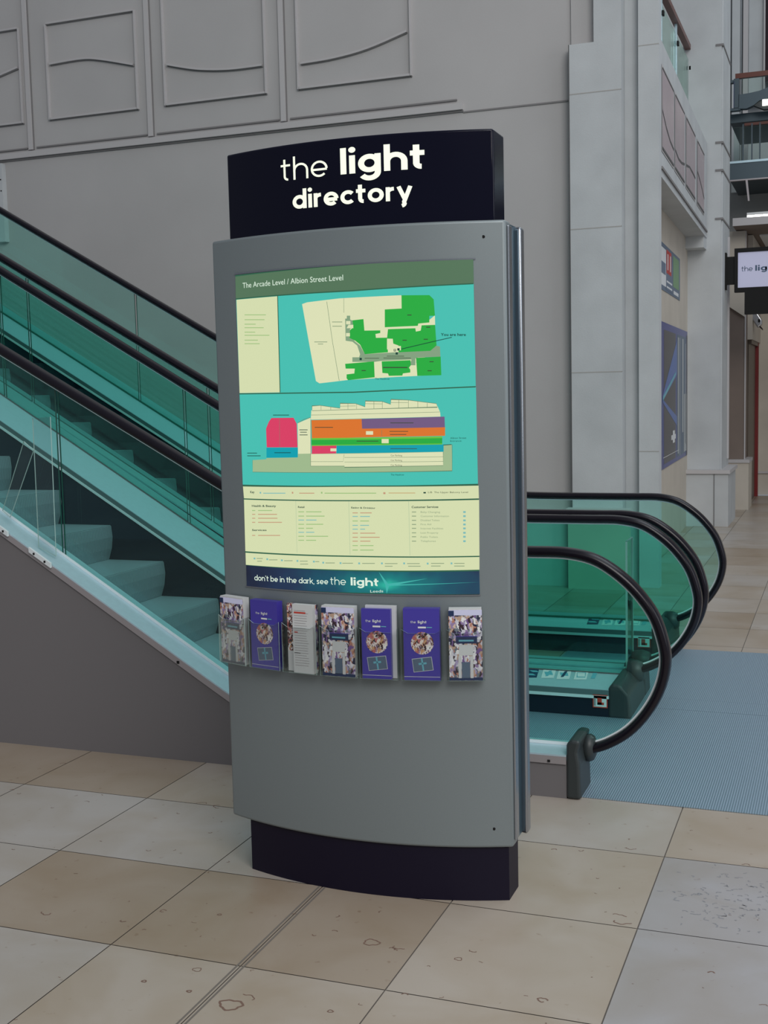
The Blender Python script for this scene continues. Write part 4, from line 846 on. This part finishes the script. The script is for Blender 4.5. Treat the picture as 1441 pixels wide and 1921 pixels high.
# front shell, channel, rear shell
b = MB(); lens(b, -1.868, -.912, .17, 2.035, 0, 'silver', lambda x: yf(x, -.052)); o = kb(b, 'front_shell', bevel=.008); smooth_by_angle(o, 30)
fs = o
b = MB(); lens(b, -1.862, -.918, .172, 2.03, -.048, 'bluemetal', lambda x: 7.02-yf(x, -.05)); o = kb(b, 'channel_core'); smooth_by_angle(o, 30)
b = MB()
xs = frange(-1.868, -.900, 28); pts = [(x, 7.01-yf(x, 0)) for x in xs]+[(x, 7.01-yf(x, -.045)) for x in reversed(xs)]
b.prismz(pts, .165, 2.03, 'silveredge'); o = kb(b, 'rear_shell', bevel=.010); smooth_by_angle(o, 30)
b = MB(); b.box(-.912, -.905, 3.425, 3.462, .19, 2.02, 'silveredge'); o = kb(b, 'edge_trim', bevel=.003)
for (x, z) in D['screws']:
    b = MB(); pts = [(x+.0045*math.cos(k*math.pi/6), z+.0045*math.sin(k*math.pi/6)) for k in range(12)]
    b.prism(pts, yf(x, .001), yf(x)+.003, 'hole'); kb(b, 'key_lock')
# header
b = MB(); lens(b, -1.798, -.945, 2.030, 2.293, -.014, 'black', lambda x: 6.95-yf(x, -.014)); hd = kb(b, 'header_box', bevel=.006); smooth_by_angle(hd, 30)
hb = MB()
def put_word(word, x0, x1, z0, z1, xh, wgt, gap, mb, m, off, track=None):
    """word set between x0 and x1, baseline z0..z1, x-height xh, on the curved front"""
    q, wd = word_quads(word, wgt, gap); sx = (x1-x0)/wd
    for poly in q:
        pp = []
        for a, c in poly:
            x = x0+a*sx; z = z0+(z1-z0)*(a/wd)+c*xh; pp.append((x, yf(x, off), z))
        mb.face(pp, m)
put_word('the', -1.5871, -1.4270, 2.1870, 2.1870, .0470, .13, .17, hb, 'letters', -.0125)
put_word('light', -1.3859, -1.1328, 2.1875, 2.1875, .0520, .27, .13, hb, 'letters', -.0125)
put_word('directory', -1.5486, -1.1712, 2.1010, 2.1010, .0400, .26, .12, hb, 'letters', -.0125)
o = kb(hb, 'header_lettering')
# backlit map
def yl(x, off, g=.02):
    a = math.floor(x/g)*g; u = (x-a)/g
    return yf(a, off)*(1-u)+yf(a+g, off)*u
def curved_tris(mb, pts, off, m, step=.02):
    pts = [p for i, p in enumerate(pts) if math.dist(p, pts[i-1]) > 1e-6]
    bm = bmesh.new(); vs = [bm.verts.new((x, 0, z)) for x, z in pts]
    for tri in tessellate_polygon([[Vector((x, z, 0)) for x, z in pts]]): bm.faces.new([vs[i] for i in tri])
    x = math.floor(min(p[0] for p in pts)/step)*step+step
    while x < max(p[0] for p in pts):
        bmesh.ops.bisect_plane(bm, geom=bm.verts[:]+bm.edges[:]+bm.faces[:], plane_co=(x, 0, 0), plane_no=(1, 0, 0)); x += step
    for fc in bm.faces: mb.face([(v.co.x, yl(v.co.x, off), v.co.z) for v in fc.verts], m)
    bm.free()
scr = MB(); curved_tris(scr, [(-1.769, 1.9215), (-.9995, 1.9245), (-.996, .9485), (-1.765, .9465)], .0012, 's_dark')
zr = 1.92
for i, (m, pts) in enumerate(D['polys']): curved_tris(scr, pts, .0016+.00005*i, 's_'+m)
off = .0016+.00005*len(D['polys'])
for i, (m, wd, pts) in enumerate(D['lines']):
    if m.endswith('print') or (m == 'ink' and wd < .0019): wd *= 1.35
    for q in stroke_quads(pts, wd): curved_tris(scr, q, off+.0002, 's_'+m)
sobj = kb(scr, 'map_display')
tx = MB()
for body, a, c, h, m, bold in D['texts']:
    tr, mn, mx = text_tris(body, bold); L = mx-mn; dx = c[0]-a[0]; k = dx/L
    for t in tr:
        pp = []
        for x, y in t:
            u = (x-mn)/L; X = a[0]+dx*u; pp.append((X, yl(X, off+.0006), a[1]+(c[1]-a[1])*u+y*h/.72))
        tx.face(pp, 's_'+m)
# the strapline strip
ban = MB(); curved_tris(ban, D['banner'], off+.0002, 'banner')
mB = mat('strapline_artwork', (.01, .01, .01, 1), .3, spec=.25); M['banner'] = mB
tc = nd(mB, 'ShaderNodeTexCoord'); sv = nd(mB, 'ShaderNodeVectorMath', operation='SUBTRACT'); sv.inputs[1].default_value = (-1.266-K[0], yf(-1.266)-K[1], .975)
ln_ = nd(mB, 'ShaderNodeVectorMath', operation='LENGTH'); lk(mB, tc.outputs['Object'], sv.inputs[0]); 
stc = nd(mB, 'ShaderNodeVectorMath', operation='MULTIPLY'); stc.inputs[1].default_value = (.45, 0, 1.6); lk(mB, sv.outputs[0], stc.inputs[0]); lk(mB, stc.outputs[0], ln_.inputs[0])
ns = nd(mB, 'ShaderNodeTexNoise'); ns.inputs['Scale'].default_value = 14; lk(mB, tc.outputs['Object'], ns.inputs['Vector'])
rp = nd(mB, 'ShaderNodeValToRGB'); e = rp.color_ramp.elements; e[0].position = 0; e[0].color = rgb(40, 180, 160); e[1].position = .26; e[1].color = rgb(22, 24, 44)
e.new(.03).color = rgb(20, 130, 130); e.new(.09).color = rgb(24, 84, 104); e.new(.16).color = rgb(32, 52, 84)
ad = nd(mB, 'ShaderNodeMath', operation='MULTIPLY_ADD'); ad.inputs[1].default_value = .08; lk(mB, ns.outputs[0], ad.inputs[0]); lk(mB, ln_.outputs['Value'], ad.inputs[2])
sb = nd(mB, 'ShaderNodeMath', operation='SUBTRACT'); sb.inputs[1].default_value = .035; lk(mB, ad.outputs[0], sb.inputs[0])
lk(mB, sb.outputs[0], rp.inputs[0]); lk(mB, rp.outputs[0], bsdf(mB).inputs['Emission Color']); bsdf(mB).inputs['Emission Strength'].default_value = .9
M['ray'] = mat('pale_teal_ray', (.01, .01, .01, 1), .3, emit=rgb(60, 175, 165), estr=1)
fc_, r1_, r2_, r3_, r4_ = D['flare']
for tip, wd in ((r1_, .010), (r2_, .008), (r3_, .012), (r4_, .004)):
    v = Vector((tip[0]-fc_[0], tip[1]-fc_[1])); n_ = Vector((-v.y, v.x)).normalized()*wd/2
    tz = (max(.949, min(1.016, tip[1])))
    curved_tris(ban, [(fc_[0]-n_.x, fc_[1]-n_.y), (tip[0], tz), (fc_[0]+n_.x, fc_[1]+n_.y)], off+.0004, 'ray')
kb(ban, 'strapline_strip')
put_word("don't be in the dark, see", -1.7309, -1.456, .9672, .9715, .0125, .19, .12, tx, 's_whiteprint', off+.0006)
put_word('the', -1.4491, -1.3966, .9712, .9712, .0165, .14, .17, tx, 's_whiteprint', off+.0006)
put_word('light', -1.381, -1.2921, .9715, .9715, .0170, .27, .13, tx, 's_whiteprint', off+.0006)
kb(tx, 'printed_lettering')
for (x0, x1, z0, z1) in ((-1.772, -.993, 1.9235, 1.9275), (-1.772, -.993, .943, .9465)):
    b = MB(); curved_tris(b, [(x0, z0), (x1, z0), (x1, z1), (x0, z1)], .003, 'silveredge'); kb(b, 'frame_strip')

# ================================================================== LEAFLET HOLDERS
hold = D['hold']
names = [('collage', 'leaflets with a photo collage cover, in the leftmost holder'), ('blue', 'violet-blue leaflets with round photo mosaic, second holder from the left'),
         ('white', 'white sheets beside a narrow photo leaflet, third holder from the left'), ('collage', 'leaflets with a photo collage cover, in the middle holder under the display'),
         ('bluewhite', 'violet-blue leaflets with a white sheet showing at their right edge'), ('blue', 'violet-blue leaflets with round photo mosaic, second holder from the right'),
         ('collage', 'leaflets with a photo collage cover, in the rightmost holder')]
places = ['leftmost', 'second from the left', 'third from the left', 'fourth from the left', 'fifth from the left', 'sixth from the left', 'rightmost']
for k, (bl, br_, tl) in enumerate(hold):
    xc = (bl[0]+br_[0])/2; z0 = .700; W = max(.102, min(.112, br_[0]-bl[0])); H_ = .212
    nrm = Vector((xc-XC, yf(xc)-YC0)).normalized(); ang = math.atan2(nrm.x, -nrm.y)     # 0 when the face looks toward -y
    loc = Vector((xc, yf(xc), z0))+Vector((nrm.x, nrm.y, 0))*.0065
    kind, lab = names[k]
    rt = thing('leaflet_holder', 'clear acrylic leaflet holder on the totem, %s of the row of seven' % places[k], 'leaflet holder', loc, ang, 'acrylic leaflet holders')
    wv2 = W+.010; b = MB()
    b.box(-wv2/2, wv2/2, -.002, 0, -.004, .205, 'acrylic'); b.build('back_plate', rt)
    zt = .150
    b = MB(); b.prism([(-wv2/2, -.004), (wv2/2, -.004), (wv2/2, zt), (wv2/2-.02, zt-.012), (-wv2/2+.02, zt-.012), (-wv2/2, zt)], -.0335, -.0315, 'acrylic', 'acrylicedge'); b.build('front_plate', rt)
    b = MB(); b.box(-wv2/2, -wv2/2+.002, -.0315, -.002, -.004, zt, 'acrylic').box(wv2/2-.002, wv2/2, -.0315, -.002, -.004, zt, 'acrylic').box(-wv2/2, wv2/2, -.0315, -.002, -.006, -.004, 'acrylic'); b.build('side_walls', rt)
    st = thing('leaflet_stack', lab, 'leaflets', loc, ang, 'leaflet stacks in the holders')
    yb, yt = -.003, -.030
    def front(x0, x1, zz0, zz1, m, l, mb): mb.face([(x0, yt-.0004*l, zz0), (x1, yt-.0004*l, zz0), (x1, yt-.0004*l, zz1), (x0, yt-.0004*l, zz1)], m)
    if kind == 'collage':
        b = MB(); b.box(-W/2+.003, W/2-.003, yt+.0006, yb, -.0035, H_, 'paper'); b.build('pages', st)
        b = MB(); b.box(-W/2+.002, W/2-.002, yt, yt+.0005, -.0035, H_-.004, 'collage')
        front(-W/2+.002, W/2-.002, H_-.020, H_-.004, 'signface', 1, b); front(-W/2+.002, -W/2+.018, H_-.022, H_-.006, 'navy', 2, b)
        front(-W/2+.002, W/2-.002, -.003, .006, 'navy', 1, b)
        front(-.028, .034, .108, .128, 'navy', 2, b); front(-.020, .024, .114, .119, 'teal', 3, b); front(-.028, .034, .128, .130, 'violet', 3, b)
        front(-.012, .012, .004, .052, 'greyblue', 1, b); front(-.022, -.013, .004, .07, 'paper', 2, b); front(.013, .022, .004, .07, 'paper', 2, b); front(-.02, .022, .072, .104, 'paper', 1, b)
        b.build('cover', st)
    elif kind in ('blue', 'bluewhite'):
        x0, x1 = (-W/2+.002, W/2-.002) if kind == 'blue' else (-W/2+.002, W/2-.016)
        if kind == 'bluewhite':
            b = MB(); b.box(-W/2+.010, W/2-.003, yb-.011, yb, -.0035, H_+.004, 'paper'); b.build('loose_sheet', st)
            b = MB(); b.box(x0, x1, yt+.0006, yb-.0115, -.0035, H_-.004, 'violet'); b.build('pages', st)
        else:
            b = MB(); b.box(x0, x1, yt+.0006, yb, -.0035, H_, 'violet'); b.build('pages', st)
        b = MB(); b.box(x0, x1, yt, yt+.0005, -.0035, H_-.006, 'violet')
        cx = (x0+x1)/2+.002
        d = [(cx+.034*math.cos(a*math.pi/12), .108+.034*math.sin(a*math.pi/12)) for a in range(24)]
        b.face([(x, yt-.0004, z) for x, z in d], 'mosaic')
        ca_, sa_ = math.cos(.13), math.sin(.13)
        def rq(w_, h_, cz, l, m): b.face([(cx+a*ca_-c*sa_, yt-.0004*l, cz+a*sa_+c*ca_) for a, c in ((-w_, -h_), (w_, -h_), (w_, h_), (-w_, h_))], m)
        rq(.030, .0205, .044, 1, 'paper'); rq(.0285, .019, .044, 2, 'greyblue'); rq(.012, .003, .047, 3, 'teal'); rq(.0025, .019, .044, 3, 'teal')
        front(x0, x1, .006, .0075, 'paper', 1, b)
        b.build('cover', st)
        lt = MB()
        for word, wx, ww, wz, xh, wg in (('the', cx-.034, .016, .168, .0052, .16), ('light', cx-.012, .026, .168, .0056, .28)):
            q, wd = word_quads(word, wg, .14)
            for poly in q: lt.face([(wx+a/wd*ww, yt-.001, wz+c*xh) for a, c in poly], 'white')
        lt.face([(cx-.012, yt-.001, .153), (cx+.012, yt-.001, .153), (cx+.012, yt-.001, .158), (cx-.012, yt-.001, .158)], 'white')
        lt.face([(cx+.014, yt-.001, .1545), (cx+.030, yt-.001, .1545), (cx+.030, yt-.001, .157), (cx+.014, yt-.001, .157)], 'teal')
        lt.build('cover_lettering', st)
    else:
        b = MB(); b.box(-W/2+.003, W/2-.003, -.012, yb, -.0035, H_-.004, 'collage').box(-W/2+.003, -W/2+.038, -.0122, -.012, -.0035, H_-.004, 'mosaic'); b.build('photo_leaflet', st)
        b = MB(); b.box(-W/2+.034, W/2-.006, yt, -.0128, -.0035, H_-.002, 'paper'); b.box(-W/2+.004, -W/2+.034, -.0140, -.0128, -.003, .060, 'paper')
        for z in frange(.02, .19, 22): front(-W/2+.040, W/2-.020+random.uniform(-.012, 0), z, z+.0012, 'lip', 1, b)
        front(-W/2+.040, W/2-.030, .182, .187, 'red', 2, b); front(-W/2+.038, -W/2+.060, .058, .0595, 'hole', 2, b); front(-W/2+.040, -W/2+.052, .122, .125, 'red', 2, b)
        b.build('white_sheets', st)

# ================================================================== POSTERS, SIGN AND THE CORRIDOR
def wall_poster(name, label, y0, y1, z0, z1, items, edge='navy'):
    b = MB(); o_ = .004
    def q(ya, yb_, za, zb, m, l):
        ya, yb_ = y0+ya*(y1-y0), y0+yb_*(y1-y0); za, zb = z0+za*(z1-z0), z0+zb*(z1-z0)
        b.face([(Xp(ya)+o_+.0008*l, ya, za), (Xp(yb_)+o_+.0008*l, yb_, za), (Xp(yb_)+o_+.0008*l, yb_, zb), (Xp(ya)+o_+.0008*l, ya, zb)], m)
    b.prismz([(Xp(y0)+o_, y0), (Xp(y1)+o_, y1), (Xp(y1)+.0005, y1), (Xp(y0)+.0005, y0)], z0, z1, edge)
    for it in items: q(*it)
    tag(b.build(name), label, 'poster'); return b
M['pviolet'] = mat('deep_blue_print', (.035, .05, .24, 1), .3); M['pdark'] = mat('charcoal_print', (.035, .035, .045, 1), .3); M['pbeam'] = mat('blue_beam_print', (.05, .13, .42, 1), .3); M['pstreak'] = mat('pale_streak_print', (.36, .40, .42, 1), .3)
y0, y1, z0, z1 = 11.07, 13.56, .785, 2.125
wall_poster('advert_poster', 'tall dark navy advert poster with blue light beams on the corridor wall', y0, y1, z0, z1,
  [(0, 1, 0, 1, 'pviolet', 1), (.08, .50, .03, .95, 'pdark', 2), (.55, .93, .03, .95, 'greyblue', 2), (.58, .63, .05, .93, 'pstreak', 3), (.66, .68, .03, .93, 'pstreak', 3), (.76, .82, .2, .93, 'pstreak', 3), (.84, .95, .04, .5, 'pstreak', 3), (.90, .93, .1, .9, 'pstreak', 3),
   (.33, .50, .175, .21, 'white', 4), (.38, .46, .15, .24, 'white', 5), (.05, .62, .075, .079, 'white', 4), (.95, 1, 0, .97, 'pdark', 3)])
b = MB()
def pb(ya, za, yb_, zb, w0, w1, m, l):
    Y = lambda t: y0+t*(y1-y0); Zz = lambda t: z0+t*(z1-z0)
    b.face([(Xp(Y(ya))+.004+.0008*l, Y(ya), Zz(za-w0)), (Xp(Y(yb_))+.004+.0008*l, Y(yb_), Zz(zb-w1)), (Xp(Y(yb_))+.004+.0008*l, Y(yb_), Zz(zb+w1)), (Xp(Y(ya))+.004+.0008*l, Y(ya), Zz(za+w0))], m)
pb(.03, .48, .55, .78, .02, .13, 'pbeam', 3); pb(.04, .48, .5, .66, .015, .012, 'teal', 4); pb(.03, .47, .55, .30, .01, .035, 'pbeam', 3); pb(.0, .5, .09, .0, .04, .02, 'pbeam', 2)
ps = [o for o in COL.objects if o.name.startswith('advert_poster')][0]
b.build('light_beams', ps)
wall_poster('notice_board', 'small grey-blue notice with red and green columns above the tall poster', 10.9, 12.74, 2.41, 2.83,
  [(.06, .30, .1, .9, 'white', 1), (.08, .28, .35, .6, 'greyblue', 2), (.32, .55, .42, .93, 'red', 1), (.36, .52, .5, .85, 'white', 2), (.40, .48, .45, .9, 'red', 3), (.30, .60, .05, .32, 'greyblue', 2), (.32, .58, .10, .14, 'white', 3), (.32, .58, .22, .26, 'white', 3), (.64, .94, .22, .93, 'green', 1), (.66, .92, .06, .14, 'white', 1)], 'greyblue')
# hanging sign
sg = thing('projecting_sign', 'black framed sign reading the light, projecting from the pilaster at the right edge', 'sign', (-1.25, 14.0, 2.79))
b = MB(); b.box(.03, .13, -.04, .04, -.145, .155, 'hole').box(-.005, .03, -.06, .06, -.2, .2, 'hole'); b.build('wall_arm', sg)
b = MB(); b.box(.115, 1.0, -.05, .05, .195, .24, 'hole').box(.115, 1.0, -.05, .05, -.235, -.188, 'hole').box(.115, .152, -.05, .05, -.188, .195, 'hole').box(.96, 1.0, -.05, .05, -.188, .195, 'hole'); b.build('frame', sg)
b = MB(); b.box(.152, .96, -.035, .035, -.188, .195, 'signface'); b.build('sign_face', sg)
b = MB(); b.box(.225, .95, -.05, .05, -.48, -.2352, 'hole'); b.build('lower_box', sg)
lt = MB()
for word, wx, ww, xh, wg in (('the', .190, .118, .040, .15), ('light', .335, .25, .042, .28)):
    q, wd = word_quads(word, wg, .15)
    for poly in q: lt.face([(wx+a/wd*ww, -.037, -.012+c*xh) for a, c in poly], 'signink')
lt.build('sign_lettering', sg)
# security camera under it
sc_ = thing('security_camera', 'silver dome-nosed security camera fixed to the wall below the black sign', 'camera', (-1.09, 16.0, 2.32))
b = MB(); b.prism([(0, .28), (.06, .26), (.07, .12), (.13, .02), (.13, -.04), (.08, -.08), (0, .05)], -.07, .07, 'camera_grey'); b.build('housing', sc_, bevel=.015)
b = MB(); b.prism([(.085, -.01), (.11, -.01), (.11, .03), (.085, .03)], -.075, -.07, 'hole'); b.build('lens', sc_)
b = MB(); b.prism([(0, .10), (.05, -.02), (.14, -.11), (.14, -.09), (.05, .02)], -.06, .06, 'darkwin'); b.build('mounting_arm', sc_)

# balcony railing beside the pier
rl = thing('balcony_railing', 'glass balcony railing with a red-brown wooden handrail above the poster recess', 'railing', (-1.6, 12.5, 4.12))
b = MB(); b.box(-.03, .03, -3.2, 1.28, 1.0, 1.05, 'wood'); b.build('handrail', rl)
for y0_ in (-3.0, -1.95, -.9, .15):
    b = MB(); b.box(-.006, .006, y0_, y0_+.98, .02, .90, 'paleglass', ); b.build('glass_panel', rl)
for y0_ in (-2.0, -.94, .12, 1.15):
    b = MB(); b.box(-.012, .012, y0_-.012, y0_+.012, 0, 1.0, 'steel'); po = b.build('post', rl); MB().box(.012, .03, y0_-.03, y0_+.03, .79, .83, 'hole').build('clamp', po)
# footbridges across the corridor
br = thing('footbridge', 'lower footbridge with grey-blue steel edge beam, glass and wooden handrail', 'footbridge', (-1.25, 15.2, 4.0), 0, 'footbridges across the corridor')
b = MB(); b.box(-.04, 5, -.05, 0, -.04, .16, 'darksteel').box(-.04, 5, -.06, 0, .15, .175, 'steel').box(-.04, 5, -.06, 0, -.055, -.04, 'lip').box(-.04, 5, 0, 1.6, -.04, .1, 'darksteel'); b.build('deck_edge', br)
b = MB(); b.box(.12, 5, -.03, .03, .58, .61, 'wood'); b.build('handrail', br)
for x0_ in (.0, .22, 1.3, 2.4): MB().box(x0_, x0_+.2 if x0_ == 0 else x0_+1.05, -.02, -.01, .18, .57, 'paleglass').build('glass_panel', br)
for x0_ in (.10, .20, .29): MB().box(x0_, x0_+.015, -.035, .0, -.04, .6, 'darksteel').build('post', br)
b = MB(); b.prism([(.14, -.05), (.165, -.05), (.19, -.30), (.17, -.30)], -.08, -.055, 'lip'); b.build('brace', br)
b2 = thing('footbridge', 'upper footbridge with curved grey bracket arm and red-brown handrail, top right corner', 'footbridge', (-1.25, 15.0, 4.75), 0, 'footbridges across the corridor')
b = MB(); b.box(.03, 5, -.03, .03, .335, .39, 'wood'); b.build('handrail', b2)
b = MB(); b.box(-.06, .03, -.04, .04, .29, .32, 'darksteel').box(-.06, -.045, -.04, .04, -.02, .3, 'darksteel').box(.015, .075, -.05, .05, .0, .33, 'darksteel').box(-.06, .09, -.04, .04, -.03, .0, 'darksteel').box(.015, .022, -.055, .05, 0, .3, 'navy'); b.build('end_post', b2)
arm = [(.07, .145), (.18, .15), (.30, .165), (.42, .20), (.60, .23), (.9, .24), (.9, .10), (.55, .10), (.40, .075), (.30, .055), (.24, .01), (.16, -.02), (.07, -.015)]
b = MB(); b.prism(arm, -.05, .05, 'darksteel'); b.build('bracket_arm', b2)
b = MB(); b.prism([(.24, .01), (.30, .05), (.42, .07), (.9, .09), (.9, -.05), (.35, -.045)], -.03, .06, 'cap'); b.build('lamp_housing', b2)
b = MB(); b.box(.335, .9, -.045, -.03, -.005, .062, 'lamp'); b.build('lamp_lens', b2)
b = MB(); b.box(-.04, 5, .2, 1.6, -.12, -.02, 'darksteel'); b.build('deck', b2)
MB().box(.10, .45, -.01, .01, .16, .33, 'paleglass').build('glass_panel', b2)
fl_ = thing('strip_light', 'glowing fluorescent strip light under the lower footbridge', 'light fitting', (-1.1, 15.3, 3.55))
MB().box(0, 1.6, -.03, .03, -.025, .0, 'lamp').build('tube', fl_); MB().box(0, 1.6, -.05, .05, .0, .03, 'white').build('fitting', fl_)
struct(MB().box(-2.0, 4.6, 16.4, 16.6, 3.48, 4.0, 'veil').build('trim_6'))  # dark panel standing in for the shadowed space under the footbridge
# thin bracketed channel on the far left of the wall
struct(MB().box(-7.26, -7.18, 9.24, 9.2995, 3.0, 3.70, 'stone').box(-7.20, -7.19, 9.235, 9.24, 3.55, 3.56, 'hole').box(-7.20, -7.19, 9.235, 9.24, 3.45, 3.46, 'hole').build('trim_7'))
